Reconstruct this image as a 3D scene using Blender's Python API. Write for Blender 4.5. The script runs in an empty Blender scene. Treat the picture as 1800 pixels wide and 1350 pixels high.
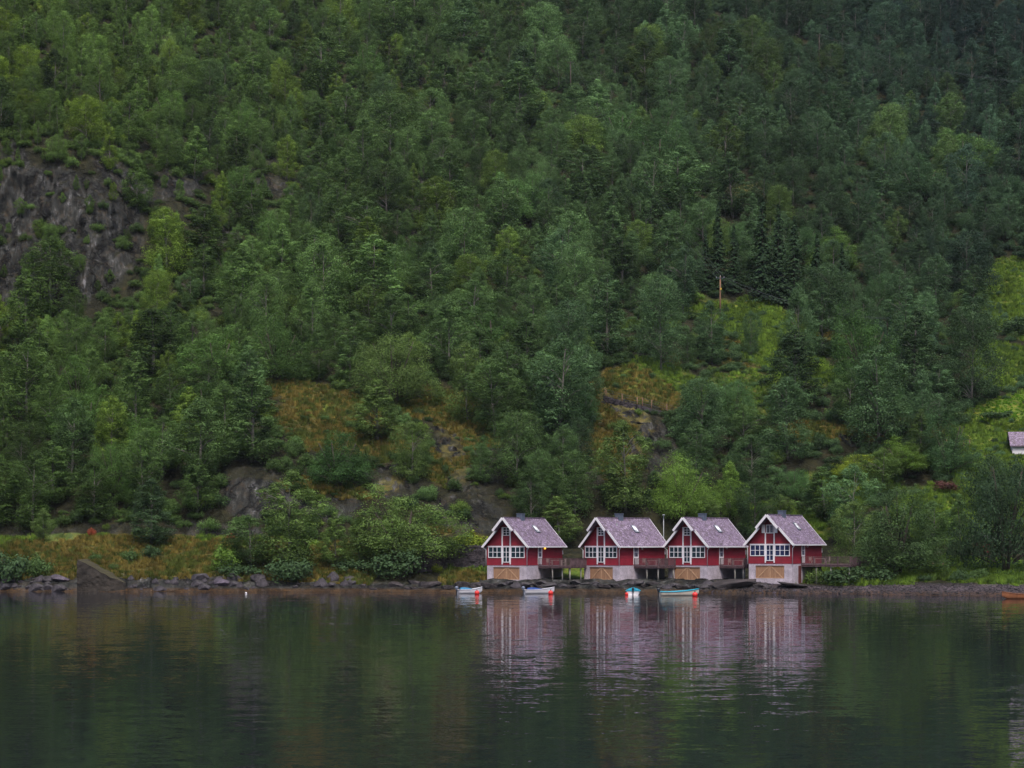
import bpy, math, random
import numpy as np
from mathutils import Vector, Matrix, Euler

# ------------------------------------------------------------------ camera, sky, sun, exposure
F, HOR, CAMZ = 3600.0, 955.0, 6.0        # focal length in photo pixels, horizon row, eye height
scene = bpy.context.scene
col = scene.collection
cam_data = bpy.data.cameras.new('camera')
cam_data.sensor_width = 36.0
cam_data.lens = F/1800*36
cam_data.shift_y = (HOR-675)/1800
cam_data.clip_start = 0.5
cam_data.clip_end = 6000
cam = bpy.data.objects.new('camera', cam_data)
cam.location = (0, 0, CAMZ)
cam.rotation_euler = (math.radians(90), 0, 0)
col.objects.link(cam)
scene.camera = cam

SUN_AZ, SUN_EL = math.radians(174), math.radians(60)   # azimuth from +Y towards +X: behind the camera, to the left
world = bpy.data.worlds.new('World')
scene.world = world
world.use_nodes = True
wn = world.node_tree
sky = wn.nodes.new('ShaderNodeTexSky')
sky.sky_type = 'NISHITA'
sky.sun_disc = False
sky.sun_elevation = SUN_EL
sky.sun_rotation = SUN_AZ
sky.air_density = 1.0
sky.dust_density = 4.0
sky.ozone_density = 1.0
bg = wn.nodes['Background']
bg.inputs['Strength'].default_value = 0.13
wn.links.new(sky.outputs[0], bg.inputs['Color'])

sd = bpy.data.lights.new('sun', 'SUN')
sd.energy = 1.5
sd.angle = math.radians(12)
sd.color = (1.0, 0.95, 0.88)
sun = bpy.data.objects.new('sun', sd)
sdir = Vector((math.sin(SUN_AZ)*math.cos(SUN_EL), math.cos(SUN_AZ)*math.cos(SUN_EL), math.sin(SUN_EL)))
sun.rotation_euler = (-sdir).to_track_quat('-Z', 'Y').to_euler()
sun.location = (-60, -60, 120)
col.objects.link(sun)

scene.render.engine = 'CYCLES'
scene.view_settings.view_transform = 'Standard'
scene.view_settings.look = 'None'
scene.view_settings.exposure = 0.64
scene.view_settings.gamma = 1.0
scene.cycles.max_bounces = 6
scene.cycles.diffuse_bounces = 2
scene.cycles.transmission_bounces = 4

rng = np.random.default_rng(7)
random.seed(7)

# ------------------------------------------------------------------ noise
def _hash(ix, iy, iz, s):
    h = (ix.astype(np.int64)*374761393 + iy.astype(np.int64)*668265263 + iz.astype(np.int64)*2147483647 + s*974634777) & 0xFFFFFFFF
    h = ((h ^ (h >> 13)) * 1274126177) & 0xFFFFFFFF
    h = ((h ^ (h >> 16)) * 2246822519) & 0xFFFFFFFF
    return ((h ^ (h >> 15)) & 0xFFFFFF)/float(0xFFFFFF)
def vnoise(x, y, z=0.0, s=0):
    x, y, z = np.broadcast_arrays(np.asarray(x, float), np.asarray(y, float), np.asarray(z, float))
    ix, iy, iz = np.floor(x), np.floor(y), np.floor(z)
    fx, fy, fz = x-ix, y-iy, z-iz
    fx, fy, fz = [f*f*(3-2*f) for f in (fx, fy, fz)]
    r = 0
    for a in (0, 1):
        for b in (0, 1):
            for c in (0, 1):
                w = (fx if a else 1-fx)*(fy if b else 1-fy)*(fz if c else 1-fz)
                r = r+w*_hash(ix+a, iy+b, iz+c, s)
    return r*2-1
def fbm(x, y, z=0.0, o=4, s=0, g=0.5):
    r, a, t = 0, 1.0, 0
    for k in range(o):
        r = r+a*vnoise(x*2**k, y*2**k, np.asarray(z)*2**k, s+k*17)
        t += a; a *= g
    return r/t

# ------------------------------------------------------------------ materials
def mat(name):
    m = bpy.data.materials.new(name); m.use_nodes = True
    nt = m.node_tree
    return m, nt, nt.nodes['Principled BSDF']
def nd(nt, typ, **kw):
    n = nt.nodes.new(typ)
    for k, v in kw.items():
        if k.startswith('i_'):
            key = k[2:]
            n.inputs[int(key) if key.isdigit() else key.replace('_', ' ')].default_value = v
        else: setattr(n, k, v)
    return n
def ramp(nt, fac, stops):
    r = nt.nodes.new('ShaderNodeValToRGB')
    e = r.color_ramp.elements
    while len(e) > 1: e.remove(e[-1])
    e[0].position, e[0].color = stops[0][0], (*stops[0][1], 1)
    for p, c in stops[1:]:
        q = e.new(p); q.color = (*c, 1)
    nt.links.new(fac, r.inputs[0])
    return r.outputs[0]
def mixc(nt, fac, a, b, mode='MIX'):
    n = nt.nodes.new('ShaderNodeMix'); n.data_type = 'RGBA'; n.blend_type = mode
    for i, v in ((0, fac), (6, a), (7, b)):
        if hasattr(v, 'links'): nt.links.new(v, n.inputs[i])
        else: n.inputs[i].default_value = (*v, 1) if isinstance(v, tuple) else v
    return n.outputs[2]
def mth(nt, op, a, b=None, clamp=False):
    n = nt.nodes.new('ShaderNodeMath'); n.operation = op; n.use_clamp = clamp
    for i, v in enumerate((a, b)):
        if v is None: continue
        if hasattr(v, 'links'): nt.links.new(v, n.inputs[i])
        else: n.inputs[i].default_value = v
    return n.outputs[0]
def noise_tex(nt, vec, scale, detail=4, rough=0.55):
    n = nd(nt, 'ShaderNodeTexNoise'); n.inputs['Scale'].default_value = scale
    n.inputs['Detail'].default_value = detail; n.inputs['Roughness'].default_value = rough
    if vec is not None: nt.links.new(vec, n.inputs['Vector'])
    return n
def bump(nt, p, h, strength=0.5, dist=0.02):
    b = nd(nt, 'ShaderNodeBump'); b.inputs['Strength'].default_value = strength; b.inputs['Distance'].default_value = dist
    nt.links.new(h, b.inputs['Height']); nt.links.new(b.outputs[0], p.inputs['Normal'])
def worn(name, c, rough=0.7, var=0.25, scale=1.5, fine=12.0, bumpd=0.01, c2=None, spec=0.3):
    """a surface colour with soft blotches and fine grain"""
    m, nt, p = mat(name)
    tc = nd(nt, 'ShaderNodeTexCoord')
    n1 = noise_tex(nt, tc.outputs['Object'], scale)
    n2 = noise_tex(nt, tc.outputs['Object'], fine, 3)
    lo = tuple(v*(1-var) for v in c); hi = tuple(min(1, v*(1+var)) for v in c)
    base = ramp(nt, n1.outputs[0], [(0.3, lo), (0.7, hi)])
    if c2: base = mixc(nt, ramp(nt, n2.outputs[0], [(0.5, (0, 0, 0)), (0.75, (1, 1, 1))]), base, c2)
    nt.links.new(base, p.inputs['Base Color'])
    p.inputs['Roughness'].default_value = rough
    p.inputs['Specular IOR Level'].default_value = spec
    bump(nt, p, n2.outputs[0], 0.5, bumpd)
    return m

def leaf_material(name, trans=0.18, lo=0.75, hi=1.25):
    m, nt, p = mat(name)
    at = nd(nt, 'ShaderNodeAttribute', attribute_type='INSTANCER', attribute_name='tint')
    geo = nd(nt, 'ShaderNodeNewGeometry')
    mr = nd(nt, 'ShaderNodeMapRange')
    mr.inputs['To Min'].default_value = lo; mr.inputs['To Max'].default_value = hi
    nt.links.new(geo.outputs['Random Per Island'], mr.inputs['Value'])
    n = nd(nt, 'ShaderNodeVectorMath', operation='SCALE')
    ca = nd(nt, 'ShaderNodeAttribute', attribute_name='clump')
    mm = mth(nt, 'MULTIPLY', mr.outputs[0], mth(nt, 'ADD', 1.0, ca.outputs['Fac']))
    nt.links.new(at.outputs['Vector'], n.inputs[0]); nt.links.new(mm, n.inputs['Scale'])
    nt.links.new(n.outputs[0], p.inputs['Base Color'])
    p.inputs['Roughness'].default_value = 0.62
    p.inputs['Specular IOR Level'].default_value = 0.12
    tr = nd(nt, 'ShaderNodeBsdfTranslucent')
    tc = nd(nt, 'ShaderNodeVectorMath', operation='MULTIPLY'); tc.inputs[1].default_value = (1.3, 1.25, 0.6)
    nt.links.new(n.outputs[0], tc.inputs[0]); nt.links.new(tc.outputs[0], tr.inputs['Color'])
    mx = nd(nt, 'ShaderNodeMixShader'); mx.inputs[0].default_value = trans
    out = nt.nodes['Material Output']
    nt.links.new(p.outputs[0], mx.inputs[1]); nt.links.new(tr.outputs[0], mx.inputs[2]); nt.links.new(mx.outputs[0], out.inputs['Surface'])
    return m

M = {}
M['leaf'] = leaf_material('foliage')
M['needle'] = leaf_material('needles', 0.15)
M['grass'] = leaf_material('grass_blades', 0.3)
M['bark_birch'] = worn('birch_bark', (0.17, 0.155, 0.14), 0.85, 0.5, 1.3, 9, 0.02, c2=(0.035, 0.03, 0.025))
M['bark'] = worn('dark_bark', (0.06, 0.048, 0.04), 0.9, 0.4, 2, 10, 0.03)
M['white'] = worn('white_paint', (0.80, 0.77, 0.82), 0.5, 0.06, 2, 20, 0.003)
M['chimney'] = worn('chimney_metal', (0.10, 0.12, 0.17), 0.5, 0.2, 2, 12, 0.005)
M['concrete'] = worn('concrete', (0.50, 0.44, 0.51), 0.9, 0.28, 1.1, 7, 0.01, c2=(0.27, 0.22, 0.26))
M['deck'] = worn('weathered_deck_wood', (0.12, 0.075, 0.085), 0.85, 0.35, 2.5, 14, 0.01)
M['post'] = worn('pale_post_wood', (0.27, 0.26, 0.24), 0.85, 0.25, 2.5, 14, 0.01)
M['pole'] = worn('pole_wood', (0.24, 0.14, 0.09), 0.85, 0.25, 1.5, 9, 0.01)
M['metal'] = worn('galvanised_metal', (0.35, 0.36, 0.38), 0.4, 0.15, 3, 20, 0.002)
M['wire'] = worn('wire', (0.10, 0.11, 0.12), 0.5, 0.1, 3, 20, 0.001)
M['furniture'] = worn('pale_garden_wood', (0.42, 0.33, 0.30), 0.7, 0.2, 4, 20, 0.003)
M['hull_white'] = worn('white_gelcoat', (0.68, 0.66, 0.72), 0.3, 0.06, 2, 12, 0.001, spec=0.5)
M['hull_cream'] = worn('cream_gelcoat', (0.60, 0.54, 0.47), 0.35, 0.08, 2, 12, 0.001, spec=0.5)
M['hull_rust'] = worn('tarred_boat_wood', (0.26, 0.10, 0.045), 0.6, 0.3, 2, 12, 0.004)
M['turq'] = worn('turquoise_paint', (0.02, 0.33, 0.48), 0.4, 0.12, 2, 12, 0.001, spec=0.5)
M['blue'] = worn('blue_cloth', (0.03, 0.07, 0.24), 0.6, 0.2, 3, 12, 0.004)
M['skyblue'] = worn('blue_plastic', (0.05, 0.20, 0.36), 0.5, 0.15, 3, 12, 0.002)
M['motor'] = worn('motor_cowl', (0.02, 0.022, 0.03), 0.3, 0.2, 3, 12, 0.001, spec=0.5)
M['motor_grey'] = worn('grey_motor_cowl', (0.16, 0.19, 0.27), 0.3, 0.2, 3, 12, 0.001, spec=0.5)
M['buoy'] = worn('red_buoy_plastic', (0.75, 0.035, 0.03), 0.35, 0.08, 3, 12, 0.001, spec=0.5)
M['lamp_glass'] = worn('white_lamp_glass', (0.6, 0.55, 0.6), 0.3, 0.05, 3, 12, 0.001)
M['rust_leaf'] = worn('rust', (0.20, 0.06, 0.035), 0.9, 0.3, 3, 12, 0.01)
m, nt, p = mat('lit_lamp_glass')
p.inputs['Base Color'].default_value = (0.8, 0.45, 0.1, 1)
p.inputs['Emission Color'].default_value = (1.0, 0.55, 0.06, 1); p.inputs['Emission Strength'].default_value = 1.0
M['lamp_lit'] = m

def clapboard(name, c):
    m, nt, p = mat(name)
    tc = nd(nt, 'ShaderNodeTexCoord'); sp = nd(nt, 'ShaderNodeSeparateXYZ'); nt.links.new(tc.outputs['Object'], sp.inputs[0])
    f = mth(nt, 'FRACT', mth(nt, 'MULTIPLY', sp.outputs[2], 1/0.17))
    fl = mth(nt, 'FLOOR', mth(nt, 'MULTIPLY', sp.outputs[2], 1/0.17))
    wn_ = nd(nt, 'ShaderNodeTexWhiteNoise', noise_dimensions='1D'); nt.links.new(fl, wn_.inputs['W'])
    n1 = noise_tex(nt, tc.outputs['Object'], 1.2)
    base = ramp(nt, n1.outputs[0], [(0.3, tuple(v*0.8 for v in c)), (0.7, tuple(v*1.2 for v in c))])
    base = mixc(nt, mth(nt, 'MULTIPLY', wn_.outputs[0], 0.25), base, (c[0]*0.6, c[1]*0.6, c[2]*0.6))
    nt.links.new(base, p.inputs['Base Color'])
    p.inputs['Roughness'].default_value = 0.65; p.inputs['Specular IOR Level'].default_value = 0.25
    bump(nt, p, mth(nt, 'SUBTRACT', 1.0, f), 1.0, 0.05)
    return m
M['red'] = clapboard('red_clapboard', (0.21, 0.012, 0.026))

m, nt, p = mat('boat_door_wood')
tc = nd(nt, 'ShaderNodeTexCoord'); sp = nd(nt, 'ShaderNodeSeparateXYZ'); nt.links.new(tc.outputs['Object'], sp.inputs[0])
bx = mth(nt, 'MULTIPLY', sp.outputs[0], 1/0.14)
wn_ = nd(nt, 'ShaderNodeTexWhiteNoise', noise_dimensions='1D'); nt.links.new(mth(nt, 'FLOOR', bx), wn_.inputs['W'])
st = nd(nt, 'ShaderNodeMapping'); st.inputs['Scale'].default_value = (6, 6, 0.8); nt.links.new(tc.outputs['Object'], st.inputs[0])
n1 = noise_tex(nt, st.outputs[0], 2.0, 5)
base = ramp(nt, n1.outputs[0], [(0.25, (0.26, 0.135, 0.075)), (0.75, (0.52, 0.30, 0.175))])
base = mixc(nt, mth(nt, 'MULTIPLY', wn_.outputs[0], 0.45), base, (0.24, 0.125, 0.075))
gap = mth(nt, 'LESS_THAN', mth(nt, 'FRACT', bx), 0.1)
base = mixc(nt, mth(nt, 'MULTIPLY', gap, 0.6), base, (0.04, 0.02, 0.015))
nt.links.new(base, p.inputs['Base Color']); p.inputs['Roughness'].default_value = 0.75
M['boat_door'] = m
M['brace'] = worn('brace_wood', (0.50, 0.31, 0.19), 0.7, 0.2, 3, 14, 0.004)
M['side_door'] = worn('brown_door_paint', (0.13, 0.04, 0.04), 0.7, 0.2, 2, 12, 0.004)

# slate roof: courses of small slates with moss and pale lichen
m, nt, p = mat('slate')
tc = nd(nt, 'ShaderNodeTexCoord'); sp = nd(nt, 'ShaderNodeSeparateXYZ'); nt.links.new(tc.outputs['Object'], sp.inputs[0])
cb = nd(nt, 'ShaderNodeCombineXYZ'); nt.links.new(sp.outputs[1], cb.inputs[0]); nt.links.new(mth(nt, 'MULTIPLY', sp.outputs[2], 1.38), cb.inputs[1])
bk = nd(nt, 'ShaderNodeTexBrick'); nt.links.new(cb.outputs[0], bk.inputs[0])
bk.inputs['Scale'].default_value = 1.0; bk.inputs['Brick Width'].default_value = 0.30; bk.inputs['Row Height'].default_value = 0.22
bk.inputs['Mortar Size'].default_value = 0.018; bk.inputs['Bias'].default_value = 0.0
bk.inputs['Color1'].default_value = (0.11, 0.068, 0.125, 1); bk.inputs['Color2'].default_value = (0.30, 0.215, 0.33, 1); bk.inputs['Mortar'].default_value = (0.03, 0.025, 0.035, 1)
n1 = noise_tex(nt, tc.outputs['Object'], 0.9, 5); n2 = noise_tex(nt, tc.outputs['Object'], 5.0, 5, 0.7); n3 = noise_tex(nt, tc.outputs['Object'], 2.2, 6, 0.75)
base = mixc(nt, ramp(nt, n1.outputs[0], [(0.35, (0, 0, 0)), (0.7, (.55, .55, .55))]), bk.outputs[0], (0.21, 0.16, 0.22))
base = mixc(nt, ramp(nt, n2.outputs[0], [(0.54, (0, 0, 0)), (0.64, (.9, .9, .9))]), base, (0.60, 0.50, 0.62))
base = mixc(nt, ramp(nt, n3.outputs[0], [(0.50, (0, 0, 0)), (0.60, (.85, .85, .85))]), base, (0.085, 0.065, 0.06))
nt.links.new(base, p.inputs['Base Color']); p.inputs['Roughness'].default_value = 0.6
bump(nt, p, bk.outputs['Fac'], -0.8, 0.03)
M['slate'] = m

def glass(name, c, rough=0.06):
    m, nt, p = mat(name)
    tc = nd(nt, 'ShaderNodeTexCoord')
    n = noise_tex(nt, tc.outputs['Object'], 1.6, 2)
    nt.links.new(ramp(nt, n.outputs[0], [(0.35, tuple(v*0.5 for v in c)), (0.65, tuple(v*1.5 for v in c))]), p.inputs['Base Color'])
    p.inputs['Roughness'].default_value = rough; p.inputs['Specular IOR Level'].default_value = 0.5
    return m
M['glass'] = glass('window_glass', (0.012, 0.028, 0.04))
M['glass_sky_blue'] = glass('sky_reflection_window_glass', (0.022, 0.03, 0.085))  # blue stands in for reflected sky, put into the pane colour
M['glass_door'] = glass('curtained_door_glass', (0.14, 0.14, 0.19))
M['glass_roof'] = glass('skylight_glass', (0.75, 0.76, 0.8), 0.1)

def rock_material(name, dark, light, moss=(0.05, 0.055, 0.018), mossamt=0.55, coords='Object', sc=1.0):
    m, nt, p = mat(name)
    tc = nd(nt, 'ShaderNodeTexCoord'); geo = nd(nt, 'ShaderNodeNewGeometry')
    v = tc.outputs['Object']
    n1 = noise_tex(nt, v, 0.8*sc, 8, 0.65); n2 = noise_tex(nt, v, 4*sc, 6, 0.7)
    base = ramp(nt, n1.outputs[0], [(0.32, dark), (0.5, tuple((a+b)/2 for a, b in zip(dark, light))), (0.68, light)])
    sp = nd(nt, 'ShaderNodeSeparateXYZ'); nt.links.new(geo.outputs['Normal'], sp.inputs[0])
    mk = mth(nt, 'MULTIPLY', mth(nt, 'SUBTRACT', sp.outputs[2], 0.5), mth(nt, 'MULTIPLY', n2.outputs[0], 3.0*mossamt), True)
    base = mixc(nt, mk, base, moss)
    nt.links.new(base, p.inputs['Base Color']); p.inputs['Roughness'].default_value = 0.85
    p.inputs['Specular IOR Level'].default_value = 0.3
    bump(nt, p, n2.outputs[0], 1.0, 0.16)
    return m
M['rock'] = rock_material('shore_rock', (0.012, 0.011, 0.012), (0.10, 0.088, 0.105), mossamt=0.35)
M['rock_dark'] = rock_material('wet_dark_rock', (0.012, 0.011, 0.013), (0.085, 0.072, 0.078), moss=(0.05, 0.035, 0.02), mossamt=0.3)
M['rock_lilac'] = rock_material('pale_rock', (0.045, 0.038, 0.05), (0.16, 0.13, 0.175), mossamt=0.15)
M['rock_rust'] = rock_material('rust_rock', (0.10, 0.03, 0.02), (0.26, 0.09, 0.06), mossamt=0.2)
M['old_concrete'] = rock_material('mossy_concrete', (0.012, 0.010, 0.009), (0.06, 0.05, 0.042), moss=(0.09, 0.08, 0.03), mossamt=0.9, sc=0.7)
M['stone_wall'] = rock_material('dry_stone', (0.02, 0.018, 0.022), (0.10, 0.085, 0.10), mossamt=0.5, sc=2.0)

# ------------------------------------------------------------------ object helpers
def tag(o, label=None, cat=None, group=None, kind=None):
    if label: o['label'] = label
    if cat: o['category'] = cat
    if group: o['group'] = group
    if kind: o['kind'] = kind
    return o
def empty(name, loc, rz=0.0, **kw):
    o = bpy.data.objects.new(name, None); o.empty_display_size = 0.5
    o.location = loc; o.rotation_euler = (0, 0, rz)
    col.objects.link(o); tag(o, **kw); return o
def np_mesh(name, verts, faces, material=None, smooth=False):
    """verts (N,3), faces (M,k) array or list"""
    me = bpy.data.meshes.new(name)
    verts = np.asarray(verts, np.float32)
    if isinstance(faces, np.ndarray):
        k = faces.shape[1]; n = len(faces)
        me.vertices.add(len(verts)); me.vertices.foreach_set('co', verts.ravel())
        me.loops.add(n*k); me.loops.foreach_set('vertex_index', faces.ravel().astype(np.int32))
        me.polygons.add(n); me.polygons.foreach_set('loop_start', np.arange(0, n*k, k, dtype=np.int32))
        me.polygons.foreach_set('loop_total', np.full(n, k, np.int32))
        if smooth: me.polygons.foreach_set('use_smooth', np.ones(n, bool))
        me.update(calc_edges=True)
    else:
        me.from_pydata(verts.tolist(), [], faces); me.update()
        if smooth:
            for q in me.polygons: q.use_smooth = True
    if material: me.materials.append(material)
    return me
def link(name, me, parent=None):
    o = bpy.data.objects.new(name, me); col.objects.link(o)
    if parent: o.parent = parent
    return o
class MB:
    def __init__(s): s.v = []; s.f = []
    def add(s, v, f):
        b = len(s.v); s.v += [tuple(q) for q in v]; s.f += [tuple(i+b for i in q) for q in f]; return s
    def box(s, x0, x1, y0, y1, z0, z1):
        v = [(x, y, z) for z in (z0, z1) for y in (y0, y1) for x in (x0, x1)]
        return s.add(v, [(0, 2, 3, 1), (4, 5, 7, 6), (0, 1, 5, 4), (2, 6, 7, 3), (0, 4, 6, 2), (1, 3, 7, 5)])
    def bar(s, a, b, w, t, up=(0, 0, 1)):
        a, b = Vector(a), Vector(b); d = (b-a).normalized(); u = Vector(up)
        x = d.cross(u)
        if x.length < 1e-4: x = d.cross(Vector((0, 1, 0)))
        x.normalize(); y = x.cross(d)
        v = [p+x*sx*w/2+y*sy*t/2 for p in (a, b) for sx, sy in ((-1, -1), (1, -1), (1, 1), (-1, 1))]
        return s.add(v, [(3, 2, 1, 0), (4, 5, 6, 7), (0, 1, 5, 4), (1, 2, 6, 5), (2, 3, 7, 6), (3, 0, 4, 7)])
    def tube(s, pts, rad, n=8, cap=True):
        pts = [Vector(q) for q in pts]
        if not hasattr(rad, '__len__'): rad = [rad]*len(pts)
        ring = []; base = len(s.v)
        for i, q in enumerate(pts):
            d = (pts[min(i+1, len(pts)-1)]-pts[max(i-1, 0)]).normalized()
            x = d.cross(Vector((0.13, 1, 0.05))); x.normalize(); y = d.cross(x)
            for k in range(n):
                a = 2*math.pi*k/n; s.v.append(tuple(q+(x*math.cos(a)+y*math.sin(a))*rad[i]))
        for i in range(len(pts)-1):
            for k in range(n):
                a = base+i*n+k; b = base+i*n+(k+1) % n
                s.f.append((a, b, b+n, a+n))
        if cap:
            s.f.append(tuple(base+k for k in reversed(range(n)))); s.f.append(tuple(base+(len(pts)-1)*n+k for k in range(n)))
        return s
    def prism(s, poly, y0, y1):
        """polygon in XZ extruded along Y"""
        n = len(poly)
        v = [(x, y0, z) for x, z in poly]+[(x, y1, z) for x, z in poly]
        f = [tuple(range(n)), tuple(reversed(range(n, 2*n)))]+[(i, i+n, (i+1) % n+n, (i+1) % n) for i in range(n)]
        return s.add(v, f)
    def sphere(s, c, r, nu=16, nv=10, sc=(1, 1, 1)):
        v = []; f = []
        for j in range(nv+1):
            t = math.pi*j/nv
            for i in range(nu):
                a = 2*math.pi*i/nu
                v.append((c[0]+r*sc[0]*math.sin(t)*math.cos(a), c[1]+r*sc[1]*math.sin(t)*math.sin(a), c[2]+r*sc[2]*math.cos(t)))
        for j in range(nv):
            for i in range(nu):
                f.append((j*nu+i, (j+1)*nu+i, (j+1)*nu+(i+1) % nu, j*nu+(i+1) % nu))
        return s.add(v, f)
    def build(s, name, m, parent=None, smooth=False):
        return link(name, np_mesh(name, s.v, s.f, m, smooth), parent)

# ------------------------------------------------------------------ terrain: measured profiles (photo row, distance) per column
ROWS = {
    # column px: shore, rock top, mid bank, bank top, road back, cut top, then the mountainside upwards
    -900: [(1040, 256), (1018, 259), (985, 265), (948, 271), (948, 277), (915, 281), (800, 300), (650, 327), (560, 346), (300, 368), (190, 392), (0, 445), (-900, 800), (-1400, 1000)],
    -100: [(1040, 256), (1018, 259), (985, 265), (948, 271), (948, 277), (915, 281), (800, 299), (650, 326), (560, 345), (262, 362), (180, 380), (0, 436), (-900, 800), (-1400, 1000)],
    130:  [(1040, 254), (1016, 257), (985, 263), (948, 269), (948, 275), (912, 279), (800, 297), (650, 325), (545, 346), (258, 364), (190, 382), (0, 440), (-900, 800), (-1400, 1000)],
    280:  [(1040, 254), (1016, 257), (985, 263), (948, 269), (948, 275), (912, 279), (800, 296), (650, 324), (500, 352), (318, 370), (200, 402), (0, 455), (-900, 800), (-1400, 1000)],
    440:  [(1040, 253), (1018, 257), (988, 263), (950, 269), (950, 275), (838, 282), (790, 290), (650, 320), (500, 354), (340, 386), (200, 425), (0, 478), (-900, 810), (-1400, 1000)],
    600:  [(1041, 252), (1026, 256), (990, 263), (957, 268), (957, 275), (875, 282), (800, 293), (660, 320), (500, 356), (350, 392), (200, 434), (0, 492), (-900, 820), (-1400, 1000)],
    780:  [(1042, 250), (1030, 253), (1008, 263), (961, 266.5), (960, 275), (890, 281), (800, 294), (690, 318), (500, 358), (350, 396), (200, 440), (0, 503), (-900, 830), (-1400, 1010)],
    900:  [(1042, 249), (1021, 253.2), (1016, 262), (964, 271), (963, 277), (885, 284), (800, 296), (660, 322), (500, 359), (350, 398), (200, 443), (0, 508), (-900, 830), (-1400, 1010)],
    1080: [(1042, 249), (1021, 253.2), (1016, 262), (966, 272), (965, 278), (880, 286), (790, 298), (690, 316), (560, 350), (350, 402), (200, 448), (0, 514), (-900, 835), (-1400, 1010)],
    1280: [(1043, 247), (1021, 252.4), (1016, 262), (970, 273), (968, 280), (900, 290), (800, 306), (660, 332), (545, 362), (350, 408), (200, 454), (0, 520), (-900, 840), (-1400, 1010)],
    1450: [(1044, 243), (1030, 248), (1010, 260), (985, 271), (980, 278), (920, 289), (800, 307), (650, 336), (560, 363), (350, 411), (200, 458), (0, 524), (-900, 840), (-1400, 1010)],
    1600: [(1047, 237), (1027, 246), (1004, 254), (992, 262), (980, 270), (905, 284), (790, 305), (650, 336), (510, 370), (350, 413), (200, 460), (0, 526), (-900, 840), (-1400, 1010)],
    1800: [(1049, 231), (1027, 242), (1006, 251), (996, 259), (984, 268), (900, 283), (790, 305), (650, 337), (500, 374), (350, 414), (200, 462), (0, 528), (-900, 840), (-1400, 1010)],
    2700: [(1049, 231), (1027, 242), (1006, 251), (996, 259), (984, 268), (900, 283), (790, 305), (650, 337), (500, 374), (350, 414), (200, 462), (0, 528), (-900, 840), (-1400, 1010)],
}
SUB = [10, 14, 22, 26, 10, 26, 44, 64, 70, 96, 70, 90, 60, 16]      # rows between the control points (first is the underwater part)
pxs = np.concatenate([np.linspace(-900, -110, 80), np.linspace(-100, 1900, 840), np.linspace(1910, 2700, 80)])
keys = sorted(ROWS)
ctrl_y = np.array([[q[0] for q in ROWS[k]] for k in keys], float)
ctrl_d = np.array([[q[1] for q in ROWS[k]] for k in keys], float)
def smooth_interp(ctrl):
    out = np.zeros((len(pxs), ctrl.shape[1]))
    idx = np.clip(np.searchsorted(keys, pxs, side='right')-1, 0, len(keys)-2)
    k0 = np.array(keys, float)[idx]; k1 = np.array(keys, float)[idx+1]
    t = np.clip((pxs-k0)/(k1-k0), 0, 1); t = t*t*(3-2*t)
    return ctrl[idx]*(1-t)[:, None]+ctrl[idx+1]*t[:, None]
cy, cd = smooth_interp(ctrl_y), smooth_interp(ctrl_d)
cz = CAMZ+(HOR-cy)/F*cd
cz[:, 0] = 0
D = []; Z = []; T = []
D.append(np.stack([cd[:, 0]-20+20*s for s in np.linspace(0, 1, SUB[0], endpoint=False)], 1))
Z.append(np.stack([-3+3*s for s in np.linspace(0, 1, SUB[0], endpoint=False)], 0)[None, :].repeat(len(pxs), 0))
T.append(np.linspace(-1, 0, SUB[0], endpoint=False))
for k in range(cd.shape[1]-1):
    s = np.linspace(0, 1, SUB[k+1], endpoint=(k == cd.shape[1]-2))
    D.append(cd[:, k:k+1]*(1-s)+cd[:, k+1:k+2]*s); Z.append(cz[:, k:k+1]*(1-s)+cz[:, k+1:k+2]*s)
    T.append(k+s)
D = np.concatenate(D, 1); Z = np.concatenate(Z, 1); T = np.concatenate(T)
# soften the joints of the profile above the road
Zs, Ds = Z.copy(), D.copy()
for it in range(14):
    Zs[:, 1:-1] = (Zs[:, :-2]+2*Zs[:, 1:-1]+Zs[:, 2:])/4; Ds[:, 1:-1] = (Ds[:, :-2]+2*Ds[:, 1:-1]+Ds[:, 2:])/4
wsm = np.clip((T-5.2)/0.8, 0, 1)[None, :]
Z = Z*(1-wsm)+Zs*wsm; D = D*(1-wsm)+Ds*wsm
U = ((pxs-900)/F)[:, None]
X = U*D
PX = pxs[:, None]+0*D
PY = HOR-(Z-CAMZ)/D*F

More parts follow.
